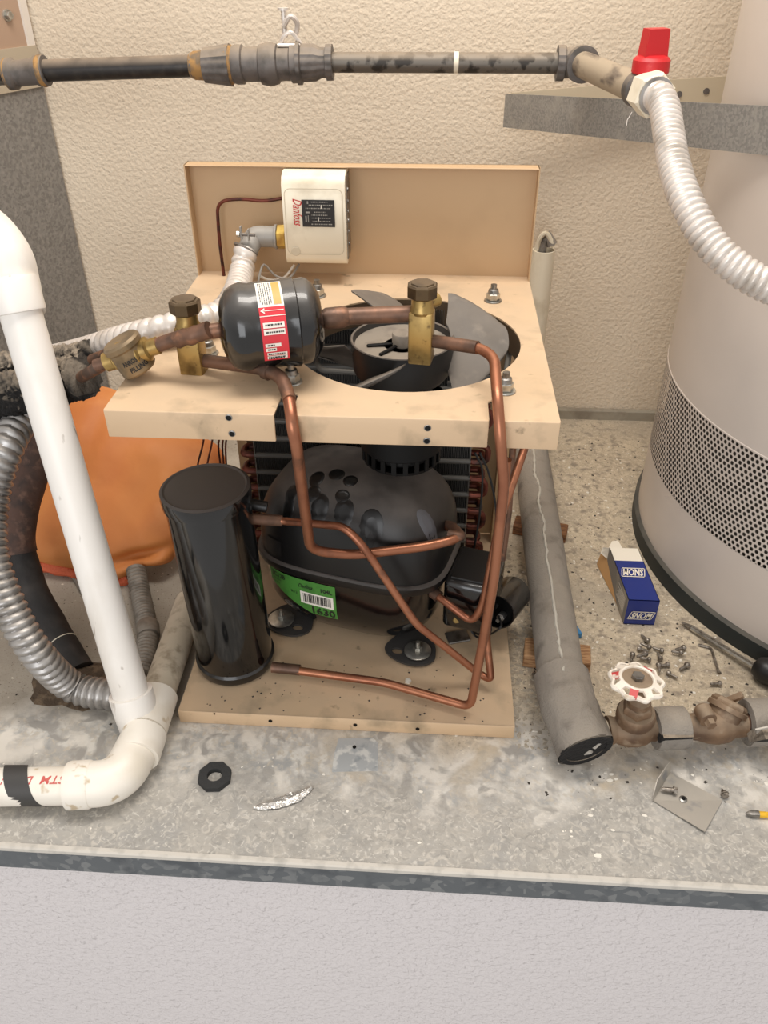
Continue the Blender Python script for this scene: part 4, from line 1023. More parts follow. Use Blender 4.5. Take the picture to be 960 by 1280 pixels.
# black hose with the rusty-brown upper end
bhp = spline([at(58, 525, d=1.06), at(48, 570, d=1.08), at(30, 625, d=1.10), at(24, 680, d=1.12), at(40, 735, d=1.12), at(66, 785, d=1.11), at(99, 840, z=.000)], .004)
k = int(len(bhp)*.50)
hs = thing('black_hose', at(95, 845, z=0), 'black insulated hose with a rusty brown upper end, running into the slab at left', 'hose')
rb = lambda a, t: 1+.07*mnoise.noise(V((a*25, cos(t), sin(t))))
MB().tube(bhp[:k+1], .0215, 20, rf=rb).build('upper_hose', M['hose_rust'], hs, smooth=70)
MB().tube(bhp[k:], .0200, 20, rf=rb).build('lower_hose', M['hose_black'], hs, smooth=70)
p = bhp[int(len(bhp)*.86)]; MB().lathe([(.0207, -.0006), (.0212, 0), (.0207, .0006)], p, bhp[-1]-p, 24).build('cable_tie', M['cream'], hs)
# dirt round the hole
mb = MB(); cx_, cy_ = at(103, 856, z=0).x, at(103, 856, z=0).y; vs = [(cx_, cy_, .008)]; fs = []
for k_, (r, z) in enumerate(((.026, .012), (.046, .0050), (.064, .0))):
    for i in range(28):
        t = 2*pi*i/28; n_ = 1+.28*mnoise.noise(V((cos(t)*2, sin(t)*2, k_))); vs.append((cx_+r*n_*cos(t)*1.05, cy_+r*n_*sin(t)*.62, z*(1+.4*mnoise.noise(V((cos(t)*4, sin(t)*4, 3))))))
for i in range(28): fs.append((0, 1+i, 1+(i+1) % 28))
for k_ in (0, 1):
    for i in range(28): fs.append((1+k_*28+i, 1+k_*28+(i+1) % 28, 29+k_*28+(i+1) % 28, 29+k_*28+i))
tag(MB().add(vs, fs).build('dirt_heap', M['dirt'], smooth=80), 'low heap of dark dirt around the foot of the black hose', 'debris', kind='stuff')

# ================================================================== white plastic pipe run
pv = thing('plastic_pipe_run', at(160, 930, z=0), 'white plastic drain pipe rising at left from an elbow and tee on the slab', 'pipe')
pb = at(165, 872, d=.970); pt = at(24, 385, d=.84); pax = (pt-pb).normalized()
MB().cyl(pb-pax*.02, pt+pax*.02, .0208, n=36).build('riser_pipe', M['pvc'], pv)
# top elbow bends away left
te = [pt-pax*.004, at(18, 350, d=.845), at(8, 318, d=.835), at(-22, 284, d=.83), at(-70, 268, d=.83)]
MB().cyl(at(-60, 270, d=.83), at(-300, 250, d=.83), .0208, n=32).build('upper_pipe', M['pvc'], pv)
MB().tube(spline(te, .004), .0242, 32).build('elbow', M['pvc'], pv)
MB().lathe([(.0208, -.001), (.0250, 0), (.0255, .003), (.0252, .03), (.0240, .034)], pt-pax*.004, pax, 36).build('elbow_socket', M['pvc'], pv)
zc = .0268
t0_ = at(185, 905, z=zc); t1_ = at(150, 978, z=zc)      # leg lying on the slab towards the viewer
bk = at(238, 752, z=.0225)
td = (t0_-bk).normalized()
MB().cyl(bk, t0_, .0205, n=32).build('rear_pipe', M['pvc_dusty'], pv)
tee = MB(); tee.cyl(t0_-td*.045, t0_+td*.018, .0245, n=32, bev=.001); tee.build('tee', M['pvc_dirty'], pv)
MB().lathe([(.0215, .052), (.0252, .052), (.0256, .049), (.0250, .024), (.0235, 0)], pb-pax*.045, pax, 36).build('tee_socket', M['pvc'], pv)
ej = t0_+td*.016
fl = fillet([ej, t1_, at(85, 982, z=zc)], .045, 12)
MB().tube([ej-td*.03]+fl[:1], .0222, 28).build('short_pipe', M['pvc_dirty'], pv)
MB().tube(fl, .0248, 36).build('elbow', M['pvc_dirty'], pv)
MB().lathe([(.0246, 0), (.0258, .001), (.0258, .030), (.0250, .034)], ej-td*.002, td, 36).build('elbow_socket', M['pvc_dirty'], pv)
MB().lathe([(.0250, -.0012), (.0232, -.0006), (.0250, 0)], ej-td*.0022, td, 36).build('joint_groove', M['pvc_dusty'], pv)
e0 = at(86, 982, z=zc)
MB().lathe([(.021, 0), (.0255, 0), (.0262, .003), (.0262, .022), (.0252, .025)], e0, fl[-2]-fl[-1], 36).build('elbow_socket', M['pvc_dirty'], pv)
h1 = at(-420, 992, z=.0225); h0_ = at(92, 982, z=.0225)
MB().cyl(h1, h0_, .0206, n=36).build('front_pipe', M['pvc_dirty'], pv)
hx0 = (h0_-h1).normalized()
mb = MB(); 
def inv(u, v):
    a = .12+v/.0206     # v grows away from the text's baseline; the top of the letters points to the viewer
    p = at(90, 982, z=.0225)-hx0*u; return p+V((0, -.0210*sin(a), .0210*cos(a)))
text(mb, 'STM  D', .0125, inv, shear=.15, bold=.0001, width=.046); mb.build('red_print', M['ink_red'], pv, recalc=False)
mb = MB(); text(mb, '17 AS', .0125, lambda u, v: inv(u+.064, v), shear=.15, width=.034)
mb.build('red_print', M['ink_red'], pv, recalc=False)
b0 = at(6, 982, z=.0225); b1 = at(45, 982, z=.0225)
mb = MB(); vs = []; fs = []; nb = 24
for i in range(nb+1):
    t = -2.3+4.6*i/nb; sh_ = -.009*t
    for q, (s, r) in enumerate(((0, .0208), (0, .0222), (1, .0222), (1, .0208))):
        p = (b0+(b1-b0)*(.12+.76*s)); vs.append(p+hx0*(sh_)*-1+V((0, -r*sin(t), r*cos(t))))
for i in range(nb):
    for q in range(4): q2 = (q+1) % 4; fs.append((i*4+q, i*4+q2, i*4+4+q2, i*4+4+q))
MB().add(vs, fs).build('grey_tape', M['foot'], pv)['label'] = 'dark grey strip wrapped over the pipe'

# ================================================================== orange bag
bb0 = V((-.36, .285, 0))
outl = [(22, 690), (30, 650), (48, 610), (62, 560), (80, 500), (110, 484), (140, 486), (185, 510), (240, 540), (275, 560), (285, 600), (262, 650), (228, 680), (212, 703), (180, 708), (150, 724), (118, 718), (90, 710), (50, 702)]
def bagpt(px, py):
    t = max(0, min(1, (725-py)/240)); return at(px, py, y=.255+.20*t)
cen = bagpt(150, 600)
mb = MB(); OP = [bagpt(*p) for p in outl]; OPs = []
for i in range(len(OP)):
    p0, p1, p2, p3 = OP[i-1], OP[i], OP[(i+1) % len(OP)], OP[(i+2) % len(OP)]
    for k_ in range(5):
        t = k_/5; OPs.append(.5*((2*p1)+(p2-p0)*t+(2*p0-5*p1+4*p2-p3)*t*t+(3*p1-p0-3*p2+p3)*t**3))
nb = len(OPs); rings = 34; fdir = V((.05, -.86, .30)).normalized(); vs = []; fs = []
for side in (1, -1):
    for j in range(rings+1):
        u = j/rings
        for i in range(nb):
            p = OPs[i]*(u)+cen*(1-u)
            th = .055*(1-u**3.2)**.62
            f_ = 1-u**4
            crease = .010*mnoise.noise(p*9)+.006*mnoise.noise(p*22)
            # horizontal sag fold near the lower right
            dd = (p-bagpt(178, 688)); pass
            cr2 = -.022*math.exp(-((dd.z-dd.x*.2)/.007)**2-((dd.x)/.045)**2)+.014*math.exp(-((dd.z+.016-dd.x*.2)/.012)**2-((dd.x)/.06)**2)
            d3 = p-bagpt(120, 560); cr2 += -.012*math.exp(-((d3.x-.5*d3.z)/.02)**2-(d3.z/.08)**2)+.010*mnoise.noise(V((p.x*14, p.z*5, 1)))
            vs.append(p+fdir*(side*th*(1 if side > 0 else .6)+(crease*f_+cr2*(1-u**12) if side > 0 else 0)))
R1 = (rings+1)*nb
for s_ in (0, 1):
    for j in range(rings):
        for i in range(nb):
            i2 = (i+1) % nb; a = s_*R1; f = (a+j*nb+i, a+j*nb+i2, a+(j+1)*nb+i2, a+(j+1)*nb+i); fs.append(f if s_ else f[::-1])
for i in range(nb): i2 = (i+1) % nb; fs.append((rings*nb+i, rings*nb+i2, R1+rings*nb+i2, R1+rings*nb+i))
mz = min(p.z for p in vs)
vs = [V((p.x, p.y, max(p.z, .002))) for p in vs]
bag = thing('orange_bag', V((-.38, .33, 0)), 'orange fabric bag slumped on the slab behind the white pipe', 'bag')
bo = MB().add(vs, fs).build('bag_body', M['orange'], bag, smooth=80)
em = MB().tube([OPs[i % nb]+fdir*.006+(OPs[i % nb]-cen).normalized()*.003 for i in range(nb-22, nb+18)], .0095, 10, rf=lambda a, t: 1+.35*mnoise.noise(V((a*160, cos(t)*3, sin(t)*3))))
em.v = [V((p.x, p.y, max(p.z, .001))) for p in em.v]; em.build('frayed_hem', M['orange_edge'], bag)
MB().tube(spline([at(88, 716, z=.006), at(96, 726, z=.004), at(104, 740, z=.004)], .004), .0035, 8).build('drawstring', M['wire_grey'], bag)

# ================================================================== insulated pipe at right, with valves
ip = thing('insulated_pipe_run', V((.30, .2, 0)), 'grey foam insulated pipe at right ending in old bronze valves on the slab', 'pipe')
i0 = at(652, 540, z=.075); i0 = at(664, 566, z=.062); i1 = at(703, 860, z=.050); idv = (i1-i0).normalized()
IR = .0285
rfi = lambda a, t: 1+.02*mnoise.noise(V((a*20, cos(t)*2, sin(t)*2)))
MB().tube(resample([i0-idv*.12, i1], .008), IR, 36, rf=rfi).build('foam_sleeve', M['foam'], ip, smooth=70)
# glued seam along the top of the sleeve
cr = idv.cross(V((0, 0, 1))).normalized(); un = cr.cross(idv)
def seam(t, o=0):
    a = radians(4); return i0-idv*.1+(i1-i0+idv*.1)*t+cr*(IR*.10+o)+un*(IR*1.0)
L_ = (i1-i0).length; sm = []
for i in range(90):
    t = i/89; sm.append(seam(t, .0045*mnoise.noise(V((t*14, 0, 4)))+.0020*mnoise.noise(V((t*60, 0, 1)))))
mb = MB(); mb.tube(sm, .0016, 6, rf=lambda a, t: 1.2+1.6*mnoise.noise(V((a*140, 0, 7)))); mb.build('glued_seam', M['foam_seam'], ip)
# elbow piece with open end
k0 = at(712, 890, z=.046); k1 = at(733, 938, z=.036); kd = (k1-k0).normalized()
fe = MB(); fe.tube(fillet([i1-idv*.02, k0, k1], .03, 8), .0325, 36, rf=lambda a, t: 1+.10*mnoise.noise(V((a*30, cos(t)*2, sin(t)*2)))+.05*mnoise.noise(V((a*90, cos(t)*4, sin(t)*4))), cap=False, ell=.98)
fe.build('elbow_sleeve', M['foam'], ip, smooth=70)
MB().lathe([(.0325, 0), (.031, .002), (.025, .001), (.0235, -.012), (.020, -.04)], k1-kd*.001, kd, 36).build('open_end', M['foam_black'], ip)
mb = MB(); mb.box(k1+V((.010, .0, .004))-kd*.006, (.014, .005, .013), Matrix.Rotation(.5, 3, 'Y'), bev=.002); mb.box(k1+V((.002, 0, -.004))-kd*.006, (.012, .005, .022), Matrix.Rotation(-.4, 3, 'Y'), bev=.002); mb.build('torn_foil', M['foil'], ip)
# gate valve
ZV = .040; gv = at(790, 912, z=ZV)
axv = (at(900, 905, z=ZV)-at(770, 912, z=ZV)).normalized()
MB().cyl(at(742, 914, z=ZV), at(765, 913, z=ZV), .0125, n=24).build('copper_pipe', M['cream'], ip)
gt = MB(); gt.lathe([(.0125, 0), (.0165, .001), (.0165, .006), (.0145, .010), (.0145, .016)], at(758, 913, z=ZV), axv, 28)
gt.lathe([(.0135, -.022), (.0165, -.016), (.0195, -.006), (.0200, .004), (.018, .014), (.0145, .020), (.0145, .034)], gv, axv, 28)
gt.lathe([(.0145, 0), (.0145, .014), (.0200, .018), (.0218, .024), (.0218, .032), (.0200, .035), (.014, .036)], gv-V((0, 0, .003)), n=32)
gate = gt.build('gate_valve', M['bronze'], ip)
MB().lathe([(.0170, 0), (.0170, .008), (.015, .0105), (.0115, .011)], gv+V((0, 0, .032)), n=6, phase=.35).build('bonnet_nut', M['bronze'], gate)
MB().lathe([(.0125, 0), (.0125, .008), (.0085, .010), (.0070, .012), (.0070, .022), (.0045, .023), (.0045, .036)], gv+V((0, 0, .042)), n=20).build('packing_gland', M['bronze'], gate)
wc = at(796.5, 849, d=(gv-CAM).dot(FWD)-.050); wz = wc
up_w = V((.05, .06, 1)).normalized(); wx, wy, wa = frame(up_w)
def wpt(r, t, h): return wc+wx*(r*cos(t))+wy*(r*sin(t))+wa*h
hw = MB(); n = 72; ro = lambda t: .0300+.0020*cos(9*t)
vs = []; fs = []; sec = [(-.0025, .000), (-.0012, .0028), (.0012, .0028), (.0025, .0002), (.0012, -.0030), (-.0012, -.0030)]
for i in range(n):
    t = 2*pi*i/n
    for (dr_, dh) in sec: vs.append(wpt(ro(t)-.003+dr_, t, dh-.004))
for i in range(n):
    for q in range(6): q2 = (q+1) % 6; i2 = (i+1) % n; fs.append((i*6+q, i*6+q2, i2*6+q2, i2*6+q))
hw.add(vs, fs)
hw.lathe([(.0185, -.0015), (.0202, 0), (.0202, .0025), (.0185, .0035), (.0168, .0028), (.0158, .0)], wc, up_w, 48)
wh = hw.build('handwheel', M['wheel_white'], ip); wh['label'] = 'white handwheel with traces of red paint'
for i in range(9):
    t = 2*pi*(i+.25)/9
    p0_ = wpt(.0188, t, .0015); p1_ = wpt(.0275, t, -.003); mbs = MB()
    rd = (p1_-p0_).normalized(); sd = rd.cross(wa).normalized()
    mbs.add([p0_+sd*.0046+wa*.0015, p0_-sd*.0046+wa*.0015, p0_-sd*.0046-wa*.0020, p0_+sd*.0046-wa*.0020, p1_+sd*.0042+wa*.0015, p1_-sd*.0042+wa*.0015, p1_-sd*.0042-wa*.0020, p1_+sd*.0042-wa*.0020], [(0, 1, 2, 3), (4, 5, 6, 7), (0, 1, 5, 4), (1, 2, 6, 5), (2, 3, 7, 6), (3, 0, 4, 7)])
    mbs.build('spoke', M['wheel_red'] if i in (1, 4, 6) else M['wheel_white'], wh)
MB().lathe([(.0166, .001), (.015, .0018), (.010, .0012), (.004, .0015), (0, .0015)], wc, up_w, 36).build('wheel_disc', M['bronze'], wh)
MB().hexn(wc+wa*.0012, wc+wa*.0065, .0070).build('wheel_nut', M['steel'], wh)
mb = MB(); text(mb, '1/2', .0045, lambda u, v: wpt(sqrt((u-.004)**2+(v+.008)**2), atan2(v+.008, u-.004), .0024)); mb.build('cast_mark', M['bronze'], wh, recalc=False)
# lettering cast on the valve body
def gb(u, v): a = -1.15+v/.0195; return gv+axv*(u-.010)+V((axv.y, -axv.x, 0))*(.0203*cos(a))+V((0, 0, .0203*sin(a)))
mb = MB(); text(mb, '1/2 200', .006, gb, width=.020, bold=.0001); mb.build('cast_mark', M['bronze'], gate, recalc=False)
# foam collar
c0 = at(818, 911, z=ZV); c1_ = at(856, 909, z=ZV)
MB().lathe([(.0145, 0), (.0235, 0), (.0245, .003), (.0245, (c1_-c0).length-.003), (.0235, (c1_-c0).length), (.0145, (c1_-c0).length)], c0, c1_-c0, 36).build('foam_collar', M['foam'], ip)
MB().prism([(0, 0), (.036, 0), (.038, .010), (.003, .012)], c0+V((.0, -.022, .002)), axv, V((0, -.25, 1)), (0, .012, 0)).build('foam_flap', M['foam_black'], ip)
# swing check valve
s0 = at(856, 909, z=ZV); s1_ = at(930, 905, z=ZV); sl_ = (s1_-s0).length
ck = MB(); ck.lathe([(.0135, 0), (.0150, .004), (.0155, .012), (.0195, .024), (.0215, .036), (.020, .048), (.0155, .056), (.0145, .07)], s0, axv, 32)
bc = s0+axv*.040; bd = (V((0, 0, .72))+axv*.45+V((0, .52, 0))).normalized()
ck.lathe([(.0185, 0), (.0195, .014), (.0195, .020), (.0228, .0205), (.0228, .026), (.021, .027)], bc-bd*.002, bd, 36)
ckv = ck.build('check_valve', M['bronze'], ip)
MB().lathe([(.0212, 0), (.0212, .003), (.0185, .0065), (.010, .0075), (0, .0075)], bc+bd*.025, bd, 8, phase=.2).build('valve_cap', M['bronze'], ckv)
MB().box(bc+bd*.034, (.026, .008, .006), Matrix.Rotation(radians(-40), 3, 'Y'), bev=.001).build('cap_bar', M['bronze'], ckv)
sd0 = at(876, 884, d=(bc-CAM).dot(FWD)-.012); sd1 = at(890, 908, d=(bc-CAM).dot(FWD)-.034)
MB().lathe([(.0075, 0), (.0098, .003), (.0098, (sd1-sd0).length*.7), (.0075, (sd1-sd0).length*.74)], sd0, sd1-sd0, 20).build('side_boss', M['bronze'], ckv)
MB().hexn(sd0+(sd1-sd0)*.7, sd1, .0062).build('hinge_plug', M['bronze'], ckv)
# end insulation on the right, split open
f0 = at(932, 903, z=ZV); f1 = at(1010, 900, z=ZV)
MB().lathe([(.015, 0), (.0265, 0), (.0275, .003), (.0275, .08), (.015, .08)], f0, f1-f0, 30, a0=radians(-20), a1=radians(300)).build('foam_sleeve', M['foam'], ip, smooth=50)
MB().prism([(0, 0), (.075, -.002), (.075, .014), (.012, .016)], f0+V((-.004, -.030, .001)), axv, V((0, -.5, .9)), (0, .016, .0)).build('foam_flap', M['foam_black'], ip)
MB().prism([(0, 0), (.05, .004), (.05, .010), (.010, .008)], f0+V((-.002, -.028, .020)), axv, V((0, -.4, .9)), (0, .002, .0)).build('foil_edge', M['flash_lip'], ip)
MB().cyl(s1_-axv*.004, s1_+axv*.05, .0125, n=20).build('copper_pipe', M['copper_old'], ip)

# wood blocks under the insulated pipe
def block(a, b, depth, h, label, m='wood', rot=0):
    a = V(a); b = V(b); x = (b-a); L = x.length; x.normalize(); y = V((-x.y, x.x, 0))
    c = (a+b)/2+y*depth/2; R = Matrix((x, y, V((0, 0, 1)))).transposed()
    o = MB().box((c.x, c.y, h/2), (L, depth, h), R, bev=.0015).build('wood_block', M[m]); tag(o, label, 'wood block', 'wood blocks under the insulated pipe'); return o
block(at(653, 834, z=0), at(736, 845, z=0), .035, .022, 'pale wood block under the near end of the insulated pipe')
block(at(640, 668, z=0), at(706, 680, z=0), .030, .018, 'brown wood block under the far part of the insulated pipe', 'wood_dark')
MB_ = MB().box(at(722, 790, z=.005), (.006, .016, .009), Matrix.Rotation(.3, 3, 'Z'), bev=.001).build('plastic_scrap', M['blue_scrap']); tag(MB_, 'small blue plastic scrap beside the insulated pipe', 'scrap')

# ================================================================== blue box
B0 = V((.369, .205, 0)); B1 = V((.411, .205, 0)); Bb = V((.361, .320, 0)); bw_ = (B1-B0); bd_ = (Bb-B0); bH = .045
bx_ = thing('cardboard_box', (B0+B1+bd_)/2, 'small blue and white cardboard box with one end open, on the slab', 'box')
def bp(u, v, z): return B0+bw_*u+bd_*v+V((0, 0, z))
def panel(name, a, b, c, d, m, parent=bx_, th=.0008):
    n = (b-a).cross(d-a).normalized()*th; return MB().add([a, b, c, d, a-n, b-n, c-n, d-n], [(0, 1, 2, 3), (7, 6, 5, 4), (0, 4, 5, 1), (1, 5, 6, 2), (2, 6, 7, 3), (3, 7, 4, 0)]).build(name, m, parent)
panel('end_panel', bp(0, 0, .0005), bp(1, 0, .0005), bp(1, 0, bH), bp(0, 0, bH), M['box_blue'])
panel('top_panel', bp(0, 0, bH), bp(1, 0, bH), bp(1, .74, bH), bp(0, .74, bH), M['box_blue'])
panel('white_panel', bp(0, .74, bH), bp(1, .74, bH), bp(1, 1, bH), bp(0, 1, bH), M['box_white'])
panel('side_panel', bp(0, 1, .0005), bp(0, 0, .0005), bp(0, 0, bH), bp(0, 1, bH), M['box_side'])
panel('side_panel', bp(1, 0, .0005), bp(1, 1, .0005), bp(1, 1, bH), bp(1, 0, bH), M['box_blue'])
panel('bottom_panel', bp(0, 1, .0008), bp(1, 1, .0008), bp(1, 0, .0008), bp(0, 0, .0008), M['cardboard'])
panel('brown_flap', bp(-.22, 1.12, .002), bp(0, .35, .001), bp(0, 1, bH*.5), bp(-.12, 1.15, .020), M['cardboard'])
panel('white_flap', bp(-.02, 1, bH), bp(.45, 1, bH), bp(.42, 1.18, bH*.96), bp(.2, 1.16, bH*.96), M['box_white'])
panel('white_flap', bp(-.0, 1, bH), bp(-.0, 1.0, bH*.55), bp(-.18, 1.08, bH*.60), bp(-.12, 1.1, bH*.8), M['box_white'])
fe_ = lambda u, v: bp(u, -.008, v)
def outline_text(fn, name):
    mb = MB(); u0, u1, v0, v1, sk, w_ = .12, .90, .22, .80, .20, .028
    # slanted frame of the logo
    def q(u, v): return fn(u+sk*(v-.5), v)
    for (a, b, c, d) in ((u0, v0, u1, v0+w_*1.6), (u0, v1-w_*1.6, u1, v1), (u0, v0, u0+w_, v1), (u1-w_, v0, u1, v1)):
        mb.add([q(a, b), q(c, b), q(c, d), q(a, d)], [(0, 1, 2, 3)])
    text(mb, 'SNOM', .50, lambda u, v: q(u0+.06+u, v0+.085+v*1.14), bold=.016, width=.66)
    return mb.build(name, M['box_white'], bx_, recalc=False)
outline_text(lambda u, v: bp(u, -.010, bH*(v*.55+.12)), 'logo')
outline_text(lambda u, v: bp(1-u, .66-v*.30, bH+.0008), 'logo')
mb = MB()
for i in range(9): quads(mb, lambda u, v: bp(-.006, v, u), [(.012+i*.0028, .10, .0133+i*.0028, .10+.35*rl.uniform(.6, 1))])
mb.build('side_print', M['label_white'], bx_, recalc=False)

# ================================================================== loose screws
def screw_mesh():
    s = MB(); s.lathe([(.0001, 0), (.0016, .0015), (.0019, .004), (.0019, .0095), (.0033, .0108), (.0038, .0122), (.0033, .0142), (.0018, .0152), (0, .0153)], (0, 0, 0), (1, 0, 0), 12, lump=lambda t, h: 1+(.10*sin(h*4200) if h < .0095 else 0)); return s
SG = 'round-headed machine screws scattered by the handwheel'
SC = [((811, 803), (803, 796), 0, 'small screw standing apart at the back of the screw pile'), ((830, 815), (818, 811), 0, 'screw at the right end of the screw pile, head to the right'), ((814, 811), (803, 806), .004, 'screw lying across the back of the screw pile'),
      ((796, 811), (808, 814), 0, 'screw at the upper left of the screw pile, head to the left'), ((791, 817), (789, 825), 0, 'leftmost screw of the pile behind the handwheel'), ((809, 817), (795, 822), .005, 'screw lying on top in the middle of the pile'),
      ((814, 826), (805, 824), .002, 'screw right behind the rim of the handwheel'), ((826, 826), (823, 819), 0, 'screw pointing to the back wall beside the pile'), ((837, 831), (826, 833), 0, 'dark screw just in front of the pile, head to the right'),
      ((823, 830), (824, 840), .002, 'screw pointing forwards beside the handwheel'), ((833, 841), (846, 848), 0, 'brown headless-looking screw in front of the pile'),
      ((857, 810), (843, 813), 0, 'rear screw of the touching pair right of the pile'), ((854, 817), (839, 815), .002, 'front screw of the touching pair right of the pile'),
      ((861, 831), (849, 838), 0, 'single screw on bare slab between the pile and the hex key'), ((902, 855), (887, 856), 0, 'single screw lying in front of the hex key'), ((665, 845), (676, 843), 0, 'screw lying left of the near wood block')]
first = None
for (hd, tl_, dz, lb) in SC:
    a = at(*tl_, z=.003+dz); b = at(*hd, z=.003+dz); d_ = b-a; L0 = d_.length; d_.normalize()
    if first is None:
        o = screw_mesh().build('machine_screw', M['screw'], local=True); o.location = (0, 0, 0); first = o
    else:
        o = first.copy(); C.objects.link(o)
    L0 = max(.0160, min(.0190, L0))
    o.scale = (L0/.0153,)*3
    x, y, z = d_, V((-d_.y, d_.x, 0)).normalized(), None; z = x.cross(y)
    o.matrix_world = Matrix.Translation(b-d_*L0+V((0, 0, .0012))) @ Matrix((x, y, z)).transposed().to_4x4() @ Matrix.Scale(L0/.0153, 4)
    tag(o, lb, 'screw', SG)
# hex key
hk = [at(873, 806, z=.002), at(889, 810, z=.002), at(899, 842, z=.002)]
tag(MB().tube(fillet(hk, .006, 6), .0019, 6).build('hex_key', M['fin'] if False else M['screw']), 'dark L-shaped hex key lying right of the screws', 'hex key')
# screwdriver
sd = thing('screwdriver', at(900, 805, z=0), 'flat-blade screwdriver with a black handle, lying beside the tank', 'screwdriver')
a = at(852, 777, z=.004); b = at(948, 836, z=.012); d_ = (b-a).normalized(); s_ = V((-d_.y, d_.x, 0)); un = d_.cross(s_)
MB().add([a+s_*.001+un*.0, a+s_*.003, a+d_*.003-s_*.003, a+d_*.018+s_*.0042+un*.002, a+d_*.018-s_*.0042+un*.002, a+d_*.018-s_*.0042-un*.002, a+d_*.018+s_*.0042-un*.002, a-s_*.002], [(0, 3, 4, 7), (0, 7, 5, 6), (3, 4, 5, 6), (0, 6, 3), (7, 4, 5)]).build('blade_tip', M['screw'], sd)
mb = MB(); R = Matrix((d_, s_, un)).transposed(); Lb = (b-a).length; mb.box(a+d_*(.016+(Lb-.016)/2), (Lb-.016, .0085, .0045), R, bev=.001); mb.build('shaft', M['zinc'], sd)
MB().box(a+d_*(.016+(Lb-.016)/2)+un*.0026, (Lb-.02, .0025, .0008), R).build('shaft_groove', M['screw'], sd)
MB().lathe([(.006, 0), (.0125, .003), (.0165, .010), (.0170, .018), (.0140, .030), (.0150, .05), (.0160, .10), (.010, .108)], b-d_*.006+V((0, 0, .004)), d_, 28).build('handle', M['black_plain'], sd)
# bent sheet-metal offcut, screws on it, driver bit
pA_, pB_, pC_, pD_ = at(816, 1001, z=.001), at(881, 1040, z=.003), at(903, 1001, z=.001), at(838, 966, z=.001)
pk = at(838, 951, z=.016); pm = at(822, 975, z=.018)
sm_ = thing('metal_offcut', (pA_+pC_)/2, 'thin bent galvanised offcut plate with a screw hole, at lower right', 'metal plate')
th = V((0, 0, .0008))
mid_ = (pA_+pC_+pB_+pD_)/4
mb = MB(); vv = [pA_, pB_, pC_, pD_]; mb.add([p+th for p in vv]+[p-th*.0+V((0, 0, -.0002)) for p in vv], [(0, 1, 2, 3), (7, 6, 5, 4), (0, 4, 5, 1), (1, 5, 6, 2), (2, 6, 7, 3), (3, 7, 4, 0)]); mb.build('plate', M['sheet_metal'], sm_)
vv = [pA_, pD_, pk, pm, pA_+V((-.001, 0, .010))]; e_ = V((-.0008, 0, 0)); n = 5
mb = MB(); mb.add([p+th for p in vv]+[p+th+e_ for p in vv], [(0, 1, 2, 3, 4), (9, 8, 7, 6, 5)]+[(i, (i+1) % 5, 5+(i+1) % 5, 5+i) for i in range(5)]); mb.build('upturned_edge', M['sheet_metal'], sm_)
hq = at(854, 999, z=.0022); MB().lathe([(.0024, 0), (.0044, .0006), (.0024, .0012)], hq, n=14, cap=False).build('hole_burr', M['steel'], sm_); MB().cyl(hq-V((0, 0, .0006)), hq+V((0, 0, .0003)), .0024, n=12).build('hole', M['black_dark'], sm_)
for (hd, tl_, lb, dz) in (((845, 988), (825, 985), 'hex-head sheet-metal screw lying on the bent plate', .004), ((907, 995), (902, 985), 'small grey screw standing at the right corner of the bent plate', .002)):
    a = at(*tl_, z=.003+dz); b = at(*hd, z=.003+dz); d_ = (b-a).normalized(); L0 = (b-a).length
    s = MB(); s.lathe([(.0002, 0), (.0022, .004), (.0026, L0*.5), (.0026, L0-.003)], a, d_, 14, lump=lambda t, h: 1+.16*sin(h*2600+t)); s.lathe([(.0048, L0-.003), (.0048, L0-.0022)], a, d_, 18); s.hexn(a+d_*(L0-.0022), a+d_*(L0+.0012), .0040)
    tag(s.build('sheet_metal_screw', M['screw']), lb, 'screw')
bt = thing('driver_bit', at(950, 1018, z=0), 'steel cross-head driver bit with a yellow band, at the right edge', 'driver bit')
a = at(932, 1017, z=.004); d_ = V((1, .0, 0))
MB().lathe([(.0008, 0), (.003, .003), (.0040, .006), (.0040, .014)], a, d_, 8, lump=lambda t, h: 1-.22*(abs(cos(2*t))) if h < .012 else 1).build('bit_tip', M['steel'], bt)
MB().cyl(a+d_*.014, a+d_*.021, .0034, n=14).build('yellow_band', M['yellow'], bt); MB().hexn(a+d_*.021, a+d_*.045, .0034).build('shank', M['yellow'], bt)

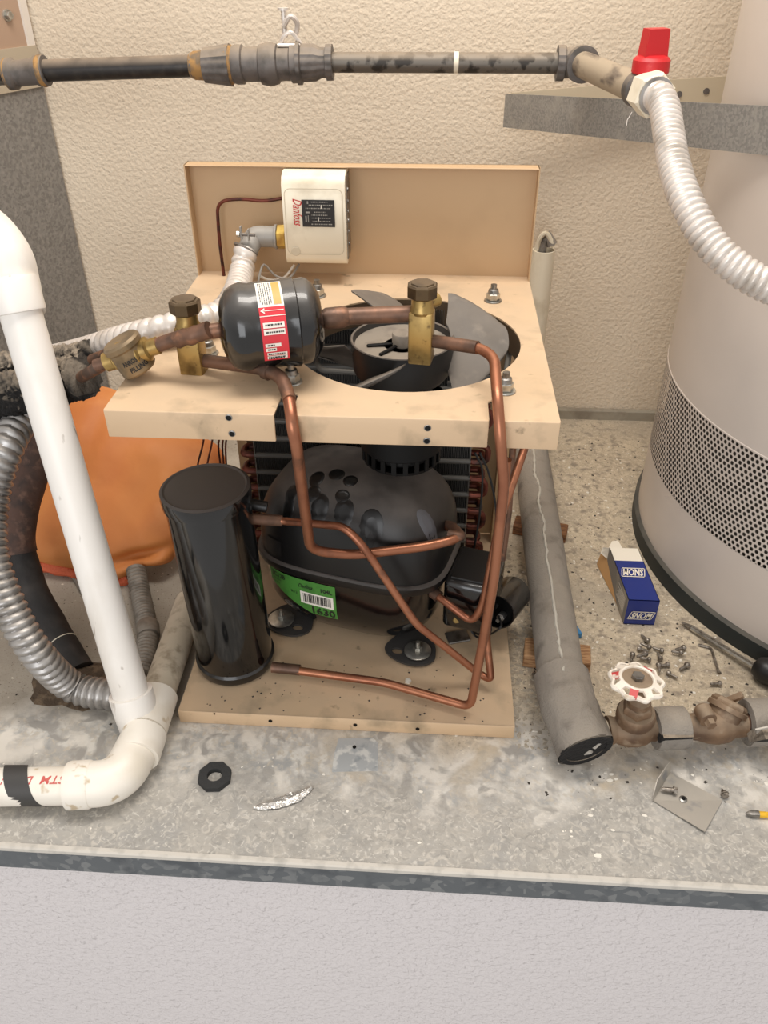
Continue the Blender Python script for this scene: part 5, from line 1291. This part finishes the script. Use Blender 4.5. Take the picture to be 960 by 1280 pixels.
# octagonal nut and torn foil on the front of the slab
nc = at(269, 973, z=0)
mb = MB(); r0, r1 = .0195, .0085; n = 8; nh = .0065
o8 = [(nc.x+r0*cos(2*pi*(i+.5)/8+.1), nc.y+r0*sin(2*pi*(i+.5)/8+.1)) for i in range(8)]
mb.sheet(o8, [[(nc.x+r1*cos(2*pi*i/24), nc.y+r1*sin(2*pi*i/24)) for i in range(24)]], .0, nh)
tag(mb.build('octagonal_nut', M['nut_black']), 'black octagonal nut lying flat on the front of the slab', 'nut')
mb = MB(); vs = []; fs = []; P0 = at(317, 1011, z=.001); P1 = at(392, 984, z=.001); n = 22; dn = (P1-P0).normalized(); sn = V((-dn.y, dn.x, 0))
for i in range(n+1):
    t = i/n; w_ = .0085*sin(pi*t)**.7+.0006; cc = P0+(P1-P0)*t-sn*.006*sin(pi*t)*(.6+t*.5)
    for j in range(5):
        u = j/4-.5; z = .001+.0030*abs(mnoise.noise(V((t*9, u*3, 2))))+.002*(1-abs(u*2)); vs.append(cc+sn*(w_*u*2*(.8+.2*mnoise.noise(V((t*12, u, 5)))))+V((0, 0, z)))
m_ = len(vs); vs += [p-V((0, 0, .0006)) for p in vs]
for i in range(n):
    for j in range(4): q = i*5+j; fs += [(q, q+1, q+6, q+5), (m_+q+5, m_+q+6, m_+q+1, m_+q)]
tag(MB().add(vs, fs).build('foil_strip', M['foil'], smooth=20, recalc=False), 'crumpled silver torn strip lying right of the black nut', 'scrap')
# crumbs on the base plate
mb = MB(); rnd = random.Random(21)
for i in range(90):
    x = rnd.uniform(-.17, .19); y = rnd.uniform(.002, .085) if rnd.random() < .8 else rnd.uniform(.0, .2); s = rnd.uniform(.0006, .0017)
    mb.add([(x+s, y, bh), (x, y+s, bh), (x-s, y, bh), (x, y-s, bh), (x, y, bh+s*.7)], [(0, 1, 4), (1, 2, 4), (2, 3, 4), (3, 0, 4)])
tag(mb.build('crumbs', M['chip_dark']), 'dark crumbs on the beige base plate', 'debris', kind='stuff')
q = at(510, 852, z=bh)
tag(MB().lathe([(.0045, 0), (.004, .003), (.001, .004)], q, n=5).build('clear_chip', M['chip_white']), 'pale glassy chip on the base plate', 'debris')

for o in bpy.data.objects:
    if '_o' in o: del o['_o']
